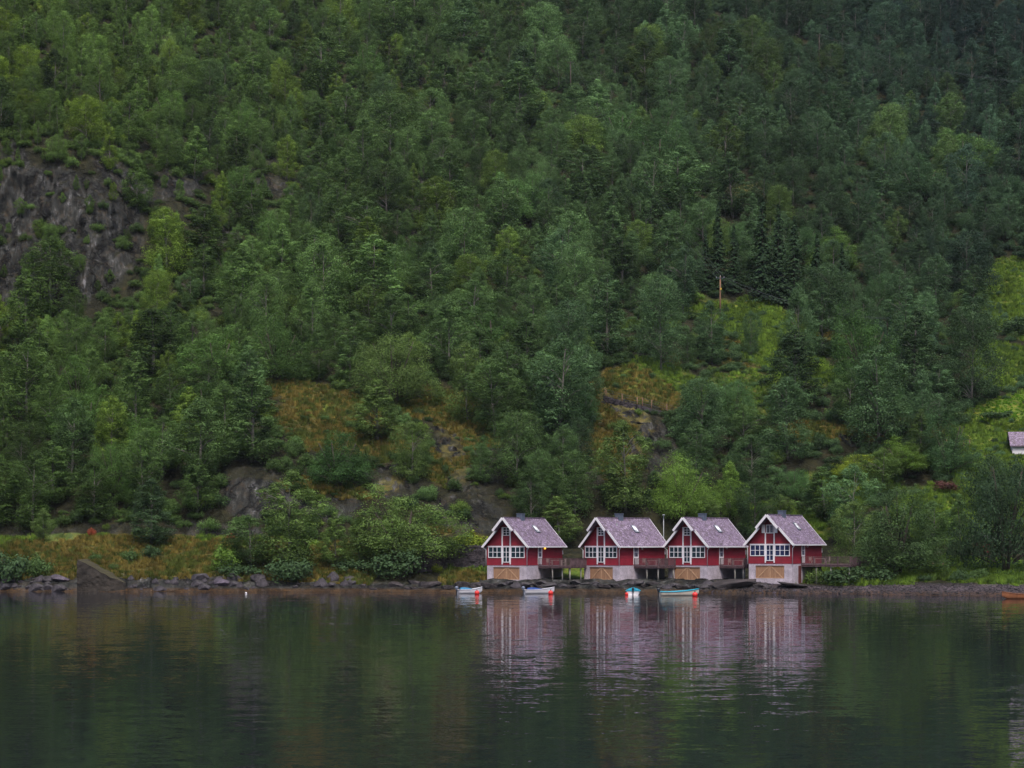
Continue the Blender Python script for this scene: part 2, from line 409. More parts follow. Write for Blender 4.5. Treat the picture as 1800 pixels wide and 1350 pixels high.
def blobs(PX, PY, lst, warp=22, s=5):
    wx = PX+warp*fbm(PX/60, PY/60, 0, 3, s); wy = PY+warp*0.8*fbm(PX/60+40, PY/60+9, 0, 3, s+3)
    r = np.zeros_like(np.asarray(wx, float))
    for cx, cy_, rx, ry, ang, w in lst:
        a = math.radians(ang); dx, dy = wx-cx, wy-cy_
        u = (dx*math.cos(a)+dy*math.sin(a))/rx; v = (-dx*math.sin(a)+dy*math.cos(a))/ry
        q = u*u+v*v
        r = np.maximum(r, w*np.clip((1.25-q)/0.5, 0, 1))
    return r
ROCK = [(95, 415, 150, 118, 8, 1), (20, 290, 40, 40, 30, 1), (215, 310, 60, 25, 35, 1), (300, 330, 50, 30, 20, .9), (20, 480, 40, 80, 0, 1), (440, 270, 70, 22, 25, .95), (480, 320, 60, 30, 20, .8), (410, 380, 40, 40, 0, .8),
        (450, 860, 60, 50, 20, 1), (560, 885, 80, 22, 8, .9), (690, 850, 70, 30, 12, 1), (780, 775, 45, 22, 15, 1), (820, 900, 60, 40, 20, 1), (850, 850, 60, 40, 10, .8), (870, 800, 50, 20, 0, .7),
        (1120, 740, 75, 18, 35, .95), (1150, 800, 30, 60, -20, .95), (1060, 800, 40, 60, 0, .5), (1505, 785, 26, 8, 5, 1), (1640, 782, 30, 8, 5, .9), (1660, 800, 40, 6, 5, .8), (735, 385, 30, 40, 0, .7), (355, 195, 35, 15, 10, .6),
        (60, 930, 150, 14, 0, .9), (280, 935, 200, 14, 0, .6), (180, 190, 30, 12, 20, .6), (1215, 630, 30, 18, 0, .5), (740, 320, 40, 20, 0, .5), (620, 270, 30, 12, 10, .5)]
HEATH = [(560, 700, 90, 30, 5, .9), (740, 700, 110, 28, 5, 1), (600, 760, 130, 40, 10, .9), (570, 855, 80, 14, 5, 1), (680, 845, 30, 14, -20, 1), (830, 740, 60, 40, 0, .9), (800, 820, 50, 40, 0, .8), (1130, 690, 90, 22, 10, 1), (1090, 720, 70, 30, 35, 1),
         (1080, 780, 60, 60, 0, .9), (1460, 765, 90, 16, 5, 1), (1300, 600, 60, 60, 0, .3), (200, 980, 420, 34, 0, 1), (560, 1000, 90, 40, 0, 1), (620, 960, 70, 14, 0, .9), (820, 1010, 40, 14, 0, .8), (1320, 335, 36, 16, 0, .9), (1540, 365, 60, 9, 5, .8),
         (1470, 602, 40, 10, 0, .8), (780, 200, 60, 20, 20, .4), (1640, 765, 60, 24, 10, .8), (1400, 640, 60, 20, 15, .6), (800, 935, 50, 10, 0, .9), (1200, 640, 40, 10, 0, .4)]
MEADOW = [(1140, 572, 60, 14, 3, 1), (1230, 545, 50, 14, 0, .7), (1330, 560, 110, 26, 14, 1), (1350, 590, 80, 30, 10, 1), (1390, 640, 90, 30, 10, .9), (1180, 680, 110, 30, 8, .7), (1290, 700, 100, 40, 0, .5), (1780, 715, 70, 22, -12, 1.6), (1760, 640, 60, 40, 0, 1),
          (1740, 780, 100, 60, 0, .9), (1780, 520, 60, 60, 0, .9), (1700, 900, 130, 60, 0, 1), (1640, 1008, 260, 22, 0, 1), (1450, 1010, 60, 14, 0, 1.2), (1380, 920, 70, 30, 0, 1), (1500, 860, 80, 30, 0, .7), (580, 725, 60, 14, 0, .7), (200, 950, 420, 6, 0, .8),
          (430, 990, 50, 25, 0, .9), (1010, 1010, 30, 12, 0, 1), (830, 1000, 60, 8, 0, .6)]
rockm = blobs(PX, PY, ROCK); heathm = blobs(PX, PY, HEATH, s=21); meadm = blobs(PX, PY, MEADOW, s=41)
# undulation and crags (real displacement)
hill = np.clip((T-4.6)/1.2, 0, 1)[None, :]
und = 1.6*fbm(X/26, D/26, 0, 3, 1)+0.55*fbm(X/7, D/7, 0, 3, 2)
und2 = 0.16*fbm(X/1.6, D/1.6, 0, 3, 12)
Z = Z+hill*(und*(0.45+0.55*np.clip((T-5.5)/1.5, 0, 1)[None, :])+und2)
crag = np.clip(rockm, 0, 1)*hill
facet = np.floor(fbm(X/6, D/6, Z/14, 3, 3)*6)/6
rid = 1-np.abs(fbm(X/3.2+D/9, Z/11, D/8, 4, 4))*2
D2 = D-crag*(4.6*fbm(X/7, Z/13, D/30, 5, 6, 0.6)+1.8*facet+1.5*rid-0.6)
Z2 = Z+crag*(1.3*fbm(X/4, Z/5, D/10, 4, 7, 0.6)+0.8*np.floor(fbm(X/3.5, Z/3, D/9, 2, 8)*5)/5)
bank = np.clip(1-np.abs(T-1.6)/1.9, 0, 1)[None, :]*np.clip((T-0.2)/0.5, 0, 1)[None, :]
Z2 = Z2+bank*0.22*fbm(X/2.2, D/2.2, 0, 4, 9)
rocky_shore = np.clip((T-0.1)/0.5, 0, 1)[None, :]*np.clip((2.2-T)/0.8, 0, 1)[None, :]*np.clip((1330-PX)/80, 0, 1)
Z2 = Z2+rocky_shore*0.35*fbm(X/1.8, D/0.9, 0, 4, 10)
D, Z = D2, Z2
nC, nR = D.shape
verts = np.stack([X, D, Z], -1).reshape(-1, 3)
ii, jj = np.meshgrid(np.arange(nC-1), np.arange(nR-1), indexing='ij')
a = (ii*nR+jj).ravel()
faces = np.stack([a, a+nR, a+nR+1, a+1], 1)

m, nt, p = mat('hillside_ground')
tc = nd(nt, 'ShaderNodeTexCoord'); geo = nd(nt, 'ShaderNodeNewGeometry'); v = tc.outputs['Object']
sp = nd(nt, 'ShaderNodeSeparateXYZ'); nt.links.new(geo.outputs['Normal'], sp.inputs[0])
ps = nd(nt, 'ShaderNodeSeparateXYZ'); nt.links.new(v, ps.inputs[0])
def attr(nm): return nd(nt, 'ShaderNodeAttribute', attribute_name=nm).outputs['Fac']
nA = noise_tex(nt, v, 0.12, 5); nB = noise_tex(nt, v, 0.9, 6, 0.65); nC_ = noise_tex(nt, v, 4.5, 5, 0.7)
st = nd(nt, 'ShaderNodeMapping'); st.inputs['Scale'].default_value = (1.0, 0.5, 0.28); nt.links.new(v, st.inputs[0])
nV = noise_tex(nt, st.outputs[0], 0.9, 8, 0.7)
floor_c = ramp(nt, nB.outputs[0], [(0.3, (0.014, 0.014, 0.007)), (0.55, (0.030, 0.030, 0.012)), (0.75, (0.06, 0.045, 0.02))])
heath_c = ramp(nt, nB.outputs[0], [(0.28, (0.04, 0.05, 0.015)), (0.5, (0.14, 0.12, 0.03)), (0.72, (0.27, 0.20, 0.05))])
heath_c = mixc(nt, ramp(nt, nC_.outputs[0], [(0.45, (0, 0, 0)), (0.7, (.7, .7, .7))]), heath_c, (0.07, 0.075, 0.018))
mead_c = ramp(nt, nB.outputs[0], [(0.28, (0.065, 0.12, 0.02)), (0.5, (0.15, 0.225, 0.03)), (0.74, (0.34, 0.30, 0.05))])
mead_c = mixc(nt, ramp(nt, nC_.outputs[0], [(0.5, (0, 0, 0)), (0.75, (.6, .6, .6))]), mead_c, (0.05, 0.08, 0.016))
rock_c = ramp(nt, nV.outputs[0], [(0.30, (0.010, 0.010, 0.010)), (0.5, (0.036, 0.037, 0.034)), (0.62, (0.092, 0.092, 0.088)), (0.70, (0.32, 0.31, 0.33))])
rock_c = mixc(nt, ramp(nt, nB.outputs[0], [(0.5, (0, 0, 0)), (0.68, (.7, .7, .7))]), rock_c, (0.07, 0.05, 0.03))
c = mixc(nt, attr('heath'), floor_c, heath_c)
c = mixc(nt, mth(nt, 'MULTIPLY', attr('meadow'), 1.0, True), c, mead_c)
vc = nd(nt, 'ShaderNodeMapping'); vc.inputs['Scale'].default_value = (0.26, 0.10, 0.075); wv = nd(nt, 'ShaderNodeVectorMath', operation='ADD')
ws_ = nd(nt, 'ShaderNodeVectorMath', operation='SCALE'); ws_.inputs['Scale'].default_value = 14.0; nt.links.new(nA.outputs['Color'], ws_.inputs[0]); nt.links.new(v, wv.inputs[0]); nt.links.new(ws_.outputs[0], wv.inputs[1])
ws2 = nd(nt, 'ShaderNodeVectorMath', operation='SCALE'); ws2.inputs['Scale'].default_value = 3.5; nt.links.new(nB.outputs['Color'], ws2.inputs[0]); wv2 = nd(nt, 'ShaderNodeVectorMath', operation='ADD'); nt.links.new(wv.outputs[0], wv2.inputs[0]); nt.links.new(ws2.outputs[0], wv2.inputs[1])
nt.links.new(wv2.outputs[0], vc.inputs[0])
vo = nd(nt, 'ShaderNodeTexVoronoi', feature='DISTANCE_TO_EDGE'); vo.inputs['Scale'].default_value = 1.0; nt.links.new(vc.outputs[0], vo.inputs['Vector'])
crk = ramp(nt, vo.outputs['Distance'], [(0.0, (.9, .9, .9)), (0.03, (.5, .5, .5)), (0.08, (0, 0, 0))])
rock_c = mixc(nt, crk, rock_c, (0.008, 0.008, 0.009))
steep = mth(nt, 'MULTIPLY', mth(nt, 'SUBTRACT', 0.80, mth(nt, 'ADD', sp.outputs[2], mth(nt, 'MULTIPLY', mth(nt, 'SUBTRACT', nC_.outputs[0], 0.5), 0.5))), 7.0, True)
rk = mth(nt, 'MULTIPLY', mth(nt, 'MULTIPLY', attr('rocky'), 1.6, True), mth(nt, 'ADD', steep, 0.25, True), True)
c = mixc(nt, rk, c, rock_c)
# the foreshore: gravel above, orange wrack along the waterline, black below
grav = ramp(nt, nC_.outputs[0], [(0.3, (0.035, 0.028, 0.032)), (0.5, (0.11, 0.085, 0.095)), (0.68, (0.17, 0.135, 0.16)), (0.8, (0.42, 0.36, 0.38))])
c = mixc(nt, attr('shore'), c, mixc(nt, attr('gravel'), rock_c, grav))
hgt = mth(nt, 'ADD', ps.outputs[2], mth(nt, 'MULTIPLY', mth(nt, 'SUBTRACT', nB.outputs[0], 0.5), 0.5))
wr = ramp(nt, mth(nt, 'MULTIPLY', hgt, 1.0), [(0.0, (1, 1, 1)), (0.28, (1, 1, 1)), (0.5, (0, 0, 0))])
wrack = ramp(nt, nC_.outputs[0], [(0.32, (0.03, 0.016, 0.008)), (0.55, (0.11, 0.055, 0.018)), (0.78, (0.28, 0.15, 0.045))])
c = mixc(nt, mth(nt, 'MULTIPLY', wr, mth(nt, 'ADD', mth(nt, 'MULTIPLY', nB.outputs[0], 1.3), 0.0, True)), c, wrack)
low = ramp(nt, mth(nt, 'ADD', ps.outputs[2], 0.5), [(0.44, (1, 1, 1)), (0.56, (0, 0, 0))])
c = mixc(nt, low, c, (0.02, 0.014, 0.01))
nt.links.new(c, p.inputs['Base Color']); p.inputs['Roughness'].default_value = 0.9; p.inputs['Specular IOR Level'].default_value = 0.2
bh = mth(nt, 'ADD', mth(nt, 'MULTIPLY', nV.outputs[0], 1.0), mth(nt, 'MULTIPLY', nC_.outputs[0], 0.35))
bh = mth(nt, 'ADD', bh, mth(nt, 'MULTIPLY', mth(nt, 'MINIMUM', vo.outputs['Distance'], 0.15), 6.0))
bump(nt, p, bh, 0.9, 0.7)
M['ground'] = m
me = np_mesh('hillside', verts, faces, M['ground'], smooth=True)
def setattr_f(me, name, arr):
    at_ = me.attributes.new(name, 'FLOAT', 'POINT'); at_.data.foreach_set('value', np.ascontiguousarray(arr, np.float32).ravel())
shore = np.where(PX < 840, np.clip((1.25-T)/0.3, 0, 1)[None, :], np.clip((1.9-T)/0.35, 0, 1)[None, :])
gravel = np.clip((PX-1270)/120, 0, 1)+0*D
shore = shore*np.where(PX < 1380, 1, np.clip((1.1-T)/0.25, 0, 1)[None, :])
setattr_f(me, 'rocky', np.maximum(rockm, 0.06)); setattr_f(me, 'heath', heathm); setattr_f(me, 'meadow', meadm)
setattr_f(me, 'shore', shore); setattr_f(me, 'gravel', gravel)
terrain = tag(link('hillside', me), kind='structure')

PYn = HOR-(Z-CAMZ)/D*F
def hit(px, py):
    """the point of the ground that the photograph shows at pixel px, py"""
    ci = int(np.clip(np.searchsorted(pxs, px), 1, nC-1))
    if abs(pxs[ci-1]-px) < abs(pxs[ci]-px): ci -= 1
    yy = PYn[ci]; k = np.where(yy <= py)[0]
    k = k[k > SUB[0]]
    k = int(k[0]) if len(k) else nR-1
    a0, a1 = yy[k-1], yy[k]; t = 0 if abs(a0-a1) < 1e-6 else min(1, max(0, (a0-py)/(a0-a1)))
    d = D[ci, k-1]*(1-t)+D[ci, k]*t; z = Z[ci, k-1]*(1-t)+Z[ci, k]*t
    return Vector(((px-900)/F*d, d, z))
def ground_z(x, d):
    px = x/d*F+900
    ci = int(np.clip(np.searchsorted(pxs, px), 1, nC-1))
    if abs(pxs[ci-1]-px) < abs(pxs[ci]-px): ci -= 1
    k = int(np.clip(np.searchsorted(D[ci], d), 1, nR-1))
    t = (d-D[ci, k-1])/max(1e-6, D[ci, k]-D[ci, k-1]); t = min(1, max(0, t))
    return float(Z[ci, k-1]*(1-t)+Z[ci, k]*t), ci, k

# the mountain across the fjord, behind the camera; unseen, added to block low sky light
gx2, gy2 = np.meshgrid(np.linspace(-1400, 1400, 90), np.linspace(-1250, -420, 40), indexing='ij')
gz2 = np.clip((-420-gy2)*0.78, 0, 560)*(1+0.25*fbm(gx2/260, gy2/260, 0, 4, 90))-2
a2 = (np.arange(89)[:, None]*40+np.arange(39)[None, :]).ravel()
M['far_slope'] = worn('wooded_far_slope', (0.035, 0.055, 0.025), 0.95, 0.5, 0.02, 0.2, 0.0)
tag(link('opposite_hillside', np_mesh('opposite_hillside', np.stack([gx2, gy2, gz2], -1).reshape(-1, 3), np.stack([a2, a2+40, a2+41, a2+1], 1), M['far_slope'], True)), kind='structure')

# ------------------------------------------------------------------ water
m, nt, p = mat('fjord_water')
geo = nd(nt, 'ShaderNodeNewGeometry')
def slope_noise(scale, k, stretch=(1, 1, 1), detail=3):
    mp = nd(nt, 'ShaderNodeMapping'); mp.inputs['Scale'].default_value = stretch; nt.links.new(geo.outputs['Position'], mp.inputs[0])
    n = noise_tex(nt, mp.outputs[0], scale, detail, 0.6)
    s_ = nd(nt, 'ShaderNodeVectorMath', operation='SUBTRACT'); s_.inputs[1].default_value = (0.5, 0.5, 0.5); nt.links.new(n.outputs['Color'], s_.inputs[0])
    r = nd(nt, 'ShaderNodeVectorMath', operation='MULTIPLY'); r.inputs[1].default_value = (k*0.38, k*0.86, 0); nt.links.new(s_.outputs[0], r.inputs[0])
    return r.outputs[0]
def vadd(a, b):
    n = nd(nt, 'ShaderNodeVectorMath', operation='ADD'); nt.links.new(a, n.inputs[0]); nt.links.new(b, n.inputs[1]); return n.outputs[0]
sl = vadd(vadd(slope_noise(0.5, 0.045, (0.5, 1, 1)), slope_noise(1.7, 0.10, (0.5, 1, 1))), slope_noise(5.0, 0.08))
gust = noise_tex(nt, geo.outputs['Position'], 0.03, 3)
mr = nd(nt, 'ShaderNodeMapRange'); mr.inputs['From Min'].default_value = 0.35; mr.inputs['From Max'].default_value = 0.65
mr.inputs['To Min'].default_value = 0.75; mr.inputs['To Max'].default_value = 1.2; nt.links.new(gust.outputs[0], mr.inputs['Value'])
sc_ = nd(nt, 'ShaderNodeVectorMath', operation='SCALE'); nt.links.new(sl, sc_.inputs[0]); nt.links.new(mr.outputs[0], sc_.inputs['Scale'])
up = nd(nt, 'ShaderNodeVectorMath', operation='ADD'); up.inputs[1].default_value = (0, 0, 1); nt.links.new(sc_.outputs[0], up.inputs[0])
nz = nd(nt, 'ShaderNodeVectorMath', operation='NORMALIZE'); nt.links.new(up.outputs[0], nz.inputs[0])
nt.links.new(nz.outputs[0], p.inputs['Normal'])
p.inputs['Base Color'].default_value = (0.009, 0.011, 0.018, 1)
p.inputs['Roughness'].default_value = 0.01; p.inputs['IOR'].default_value = 1.36
M['water'] = m
g = MB(); g.add([(-1500, -1200, 0), (1500, -1200, 0), (1500, 262, 0), (-1500, 262, 0)], [(0, 1, 2, 3)])
tag(g.build('water', M['water']), kind='structure')

# ------------------------------------------------------------------ cabins
W, L = 5.75, 9.0
def corner(px, d): return Vector(((px-900)/F*d, d, 0))
def window(parent, x0, x1, z0, z1, y, cols, rows, gm, fw=0.085, axis='x', name='window', mull=0.055, px0=None):
    """a window set proud of a wall; axis x: on the gable (facing -Y), axis y: on the side wall (facing +X)"""
    e = MB(); t = 0.06
    def bx(b, a0, a1, c0, c1, q0, q1):
        if axis == 'x': b.box(a0, a1, y-q1, y-q0, c0, c1)
        else: b.box(y+q0, y+q1, a0, a1, c0, c1)
    bx(e, x0, x0+fw, z0, z1, 0.0, t); bx(e, x1-fw, x1, z0, z1, 0.0, t)
    bx(e, x0+fw, x1-fw, z1-fw, z1, 0.0, t); bx(e, x0+fw, x1-fw, z0, z0+fw, 0.0, t)
    for k in range(1, cols):
        c_ = x0+fw+(x1-x0-2*fw)*k/cols; bx(e, c_-mull/2-0.01, c_+mull/2+0.01, z0+fw, z1-fw, 0.0, t-0.01)
    for k in range(1, rows):
        c_ = z0+fw+(z1-z0-2*fw)*k/rows; bx(e, x0+fw, x1-fw, c_-mull/2, c_+mull/2, 0.0, t-0.015)
    fr = e.build(name, M['white'], parent)
    g_ = MB(); bx(g_, x0+fw*0.5, x1-fw*0.5, z0+fw*0.5, z1-fw*0.5, 0.001, 0.02)
    g_.build('pane', gm, fr)
    return fr

def cabin(cpx, d, theta, zf, zr, lab, gm, lit=False, open_top=False, dz=0.0, base_door=False):
    th = math.radians(theta)
    R = Matrix.Rotation(-th, 3, 'Z')
    c_ = corner(cpx, d); o = c_-R @ Vector((W/2, 0, 0)); o.z = 1.2
    root = empty('boathouse_cabin', o, -th, label=lab, cat='cabin', group='red boathouse cabins along the shore')
    zf -= 1.2; ze = zf+2.62; zp = zr-1.2                      # floor, wall top, ridge (local)
    h = W/2
    dl, dr = -h+0.155*W, -h+0.825*W                          # boat door opening
    dt, db = zf-0.22, zf-1.80
    f = MB()                                                  # concrete boathouse storey
    f.box(-h, dl, 0, 0.3, -1.2, zf); f.box(dr, h, 0, 0.3, -1.2, zf); f.box(dl, dr, 0.001, 0.3, dt, zf-0.001); f.box(dl, dr, 0.001, 0.3, -1.2, db)
    f.box(h-0.3, h-0.001, 0.3, L, -1.2, zf-0.002); f.box(-h+0.001, -h+0.3, 0.3, L, -1.2, zf-0.002); f.box(-h+0.3, h-0.3, L-0.3, L-0.001, -1.2, zf-0.002)
    f.box(-h+0.3, h-0.3, 0.3, L-0.3, zf-0.2, zf-0.003)
    f.build('foundation', M['concrete'], root)
    bd = MB(); bd.box(dl+0.02, dr-0.02, 0.10, 0.16, db+0.02, dt-0.02)
    bdo = bd.build('boat_door', M['boat_door'], root)
    mx_ = (dl+dr)/2; br = MB()
    for s_ in (-1, 1):
        br.bar((mx_+s_*0.12, 0.075, dt-0.08), (mx_+s_*(dr-dl)*0.43, 0.075, db+0.1), 0.11, 0.04, (0, 1, 0))
    br.box(dl+0.02, dr-0.02, 0.055, 0.098, dt-0.10, dt-0.02); br.box(dl+0.02, dr-0.02, 0.055, 0.098, db+0.02, db+0.10)
    br.box(mx_-0.05, mx_+0.05, 0.06, 0.098, db+0.101, dt-0.101)
    br.build('brace', M['brace'], bdo)
    if base_door:
        b2 = MB(); b2.box(h+0.002, h+0.05, 1.9, 2.7, -0.1, zf-0.25); b2.build('basement_door', M['side_door'], root)
    # red timber storey, one closed body
    pitch = (zp-(ze-0.12))/(h+0.42)
    w_ = MB(); w_.prism([(-h-0.03, zf), (h+0.03, zf), (h+0.03, ze), (0, ze+pitch*(h+0.03)-0.02), (-h-0.03, ze)], -0.03, L+0.03)
    w_.build('wall', M['red'], root)
    # roof: two slabs with thickness
    zed = ze+pitch*(h+0.03)+0.06-pitch*(h+0.42)
    zap = ze+pitch*(h+0.03)+0.06
    tk = 0.13; eo = h+0.42
    r = MB(); r.prism([(-eo, zed), (0, zap), (eo, zed), (eo, zed+tk), (0, zap+tk*1.25), (-eo, zed+tk)], -0.42, L+0.38)
    kx = eo*0.43; kz = zap-pitch*kx
    r.prism([(-kx, kz+0.003), (0, zap+0.003), (kx, kz+0.003), (kx, kz+tk+0.03), (0, zap+tk*1.25+0.03), (-kx, kz+tk+0.03)], -1.05, -0.40)
    roof = r.build('roof', M['slate'], root)
    rc = MB(); rc.box(-0.14, 0.14, -1.04, L+0.36, zap+tk*1.25-0.03, zap+tk*1.25+0.05); rc.build('ridge_cap', M['slate'], roof)
    # rake boards
    for s_ in (-1, 1):
        b_ = MB(); b_.bar((s_*kx*1.02, -1.09, kz+0.03), (s_*0.02, -1.09+0.002*s_, zap+0.06), 0.06, 0.30, (1*-s_*pitch, 0, 1)); 
        b_.build('rake_board', M['white'], root)
        b_ = MB(); b_.bar((s_*(eo+0.02), -0.46, zed+0.03), (s_*kx*0.92, -0.46, kz+0.08*1.0+pitch*0.0), 0.06, 0.28, (1*-s_*pitch, 0, 1))
        b_.build('rake_board', M['white'], root)
        g_ = MB(); g_.box(min(s_*(eo+0.005), s_*(eo+0.13)), max(s_*(eo+0.005), s_*(eo+0.13)), -0.5, L+0.42, zed-0.02, zed+0.12); g_.build('gutter', M['white'], root)
        dp = MB(); dp.tube([(s_*(eo+0.06), -0.25, zed), (s_*(h+0.12), -0.08, zed-0.35), (s_*(h+0.12), -0.08, zf-0.05)], 0.045, 8); dp.build('downpipe', M['white'], root, True)
        b_ = MB(); b_.bar((s_*(eo), L+0.41, zed+0.03), (0, L+0.41, zap+0.04), 0.05, 0.2, (1*-s_*pitch, 0, 1)); b_.build('rake_board', M['white'], root)
    # chimney and skylight
    ch = MB(); ch.box(-0.36, 0.36, 3.0, 3.85, zap-0.5, zap+0.62); ch.box(-0.41, 0.41, 2.95, 3.9, zap+0.62, zap+0.70)
    ch.build('chimney', M['chimney'], roof)
    n_ = Vector((pitch, 0, 1)).normalized(); sd_ = Vector((1, 0, -pitch)).normalized()
    def onroof(s0, s1, y0, y1, hgt, name, mm, pr):
        a0 = Vector((0, 0, zap+tk*1.1)); vs = []
        for hh in (0.0, hgt):
            for s_, y_ in ((s0, y0), (s1, y0), (s1, y1), (s0, y1)): vs.append(a0+sd_*s_+n_*hh+Vector((0, y_, 0)))
        b_ = MB(); b_.add(vs, [(3, 2, 1, 0), (4, 5, 6, 7), (0, 1, 5, 4), (1, 2, 6, 5), (2, 3, 7, 6), (3, 0, 4, 7)])
        return b_.build(name, mm, pr)
    sk = onroof(1.35, 2.55, 4.55, 5.35, 0.10, 'skylight', M['chimney'], roof)
    onroof(1.45, 2.45, 4.65, 5.25, 0.13, 'pane', M['glass_roof'], sk)
    if cpx == 1088:
        vt = MB(); vt.tube([(0.9, 1.9, zap-pitch*0.9+0.05), (0.9, 1.9, zap-pitch*0.9+0.45)], 0.09, 8); vt.build('roof_vent', M['metal'], roof)
    # gable: boards and windows
    yw = -0.03
    xl, xr = -0.62, 0.55
    zb0, zb1 = zf+0.94, zf+2.34                              # window band
    ztop0, ztop1 = zf+3.72, zf+4.78
    for x_ in (xl-0.07, xr-0.07):
        b_ = MB(); b_.box(x_, x_+0.15, yw-0.085, yw-0.001, zf+0.12, ztop1 if not open_top else ztop0+0.1); b_.build('trim_board', M['white'], root)
    window(root, -h+0.2, xl-0.075, zb0, zb1, yw, 3, 2, gm)
    window(root, xr+0.085, h-0.25, zb0, zb1, yw, 3, 2, gm)
    window(root, xl+0.085, xr-0.075, zf+0.36, zb1, yw, 2, 3, gm, name='glazed_door')
    window(root, xl+0.085, xr-0.075, ztop0, ztop1, yw, 2, 1 if open_top else 3, M['glass_door'] if open_top else gm)
    b_ = MB(); b_.box(-h+0.12, h-0.15, yw-0.075, yw-0.001, zb1+0.002, zb1+0.09); b_.build('trim_board', M['white'], root)
    hd = MB(); hd.box(xl-0.25, xr+0.25, yw-0.14, yw-0.001, ztop1+0.05, ztop1+0.16); hd.build('trim_board', M['red'], root)
    if open_top:
        for s_, xh in ((-1, xl-0.01), (1, xr+0.02)):
            sh = MB(); sh.box(min(xh, xh+s_*0.45), max(xh, xh+s_*0.45), yw-0.13, yw-0.09, ztop0+0.05, ztop1); sh.build('shutter', M['white'], root)
    # side wall: door, lamp
    xs = h+0.03
    fr = window(root, 2.75, 3.75, zf+0.95, zf+2.34, xs, 1, 2, M['glass_door'], fw=0.13, axis='y', name='side_door')
    b_ = MB(); b_.box(xs+0.001, xs+0.05, 2.75, 3.75, zf+0.10, zf+0.95); b_.build('lower_panel', M['white'], fr)
    lp = MB(); lp.sphere((xs+0.12, 4.35, zf+2.12), 0.13, 12, 8); lp.box(xs, xs+0.06, 4.31, 4.39, zf+2.04, zf+2.2)
    o_ = lp.build('wall_lamp', M['lamp_lit'] if lit else M['lamp_glass'], root, True)
    if lit: o_['label'] = 'lit yellow wall lamp'
    sg = MB(); sg.box(xs, xs+0.05, L-0.03, L+0.13, zf+1.35, zf+1.85); sg.build('meter_box', M['white'], root)
    return root, R, o, zf+1.2

def deck(cb, x1, y0, y1, lab, ends, table=True, tlab='', rail_to=None):
    root, R, o, zf = cb
    W2 = W/2+0.06
    org = o+R @ Vector((W2, y0, 0)); org.z = zf-0.1
    rz = root.rotation_euler.z
    dk = empty('deck', org, rz, label=lab, cat='deck', group='raised timber decks beside the cabins')
    wx, wy = x1, y1-y0
    b = MB()
    n = int(wx/0.14)
    for i in range(n): b.box(i*0.14+0.004, i*0.14+0.13, -0.05, wy, -0.045, 0.0)
    b.build('floor_boards', M['deck'], dk)
    b = MB(); b.box(0, wx, 0, 0.07, -0.26, -0.05); b.box(0, wx, wy-0.1, wy-0.03, -0.26, -0.05); b.box(wx-0.08, wx-0.01, 0.07, wy-0.1, -0.26, -0.05)
    for k in range(1, 5): b.box(0.02, wx-0.08, wy*k/5, wy*k/5+0.06, -0.25, -0.052)
    b.build('joists', M['deck'], dk)
    def railing(p0, p1):
        p0, p1 = Vector(p0), Vector(p1); ln = (p1-p0).length; d_ = (p1-p0).normalized(); b = MB()
        b.bar(p0+Vector((0, 0, .95)), p1+Vector((0, 0, .95)), 0.09, 0.05); b.bar(p0+Vector((0, 0, .12)), p1+Vector((0, 0, .12)), 0.05, 0.05)
        k = 0.06
        while k < ln:
            q = p0+d_*k; b.bar(q+Vector((0, 0, -.12)), q+Vector((0, 0, .93)), 0.065, 0.025, d_); k += 0.135
        k = 0.0
        while k <= ln+0.01:
            q = p0+d_*min(k, ln); b.bar(q+Vector((0, 0, -.2)), q+Vector((0, 0, 1.0)), 0.1, 0.1, d_); k += max(1.2, ln/round(max(1, ln/1.8)))
        b.build('railing', M['deck'], dk)
    railing((0.05, -0.03, 0), (wx, -0.03, 0)); railing((wx+0.03, 0.05, 0), (wx+0.03, wy, 0))
    if ends:
        for q in ends:
            gx = org+R @ Vector((q[0], q[1], 0)); gz = ground_z(gx.x, gx.y)[0]
            b = MB(); b.tube([(q[0], q[1], -0.26), (q[0], q[1], min(-0.5, gz-org.z-0.3))], 0.085, 8); b.build('support_post', M['post'], dk, True)
    if table:
        tp = org+R @ Vector((1.9, 1.3, 0)); tb = empty('garden_table', tp, rz+0.3, label=tlab, cat='table', group='pale garden tables on the cabin decks')
        b = MB()
        for k in range(5): b.box(-0.75, 0.75, -0.4+k*0.16, -0.26+k*0.16, 0.70, 0.74)
        b.build('tabletop', M['furniture'], tb)
        for sx in (-1, 1):
            for sy in (-1, 1):
                b = MB(); b.box(sx*0.62-0.035, sx*0.62+0.035, sy*0.3-0.035, sy*0.3+0.035, 0, 0.70); b.build('leg', M['furniture'], tb)
        return tb, R, rz, org
def garden_chair(pos, rz, lab):
    t = empty('garden_chair', pos, rz, label=lab, cat='chair', group='pale garden chairs on the cabin decks')
    b = MB(); b.box(-0.24, 0.24, -0.24, 0.24, 0.41, 0.45); b.build('seat', M['furniture'], t)
    b = MB()
    for k in range(4): b.box(-0.24, 0.24, 0.21, 0.24, 0.52+k*0.12, 0.60+k*0.12)
    b.box(-0.24, -0.20, 0.24, 0.27, 0.45, 1.0); b.box(0.20, 0.24, 0.24, 0.27, 0.45, 1.0)
    b.build('backrest', M['furniture'], t)
    for sx in (-1, 1):
        for sy in (-1, 1):
            b = MB(); b.box(sx*0.21-0.02, sx*0.21+0.02, sy*0.21-0.02, sy*0.21+0.02, 0, 0.41); b.build('leg', M['furniture'], t)

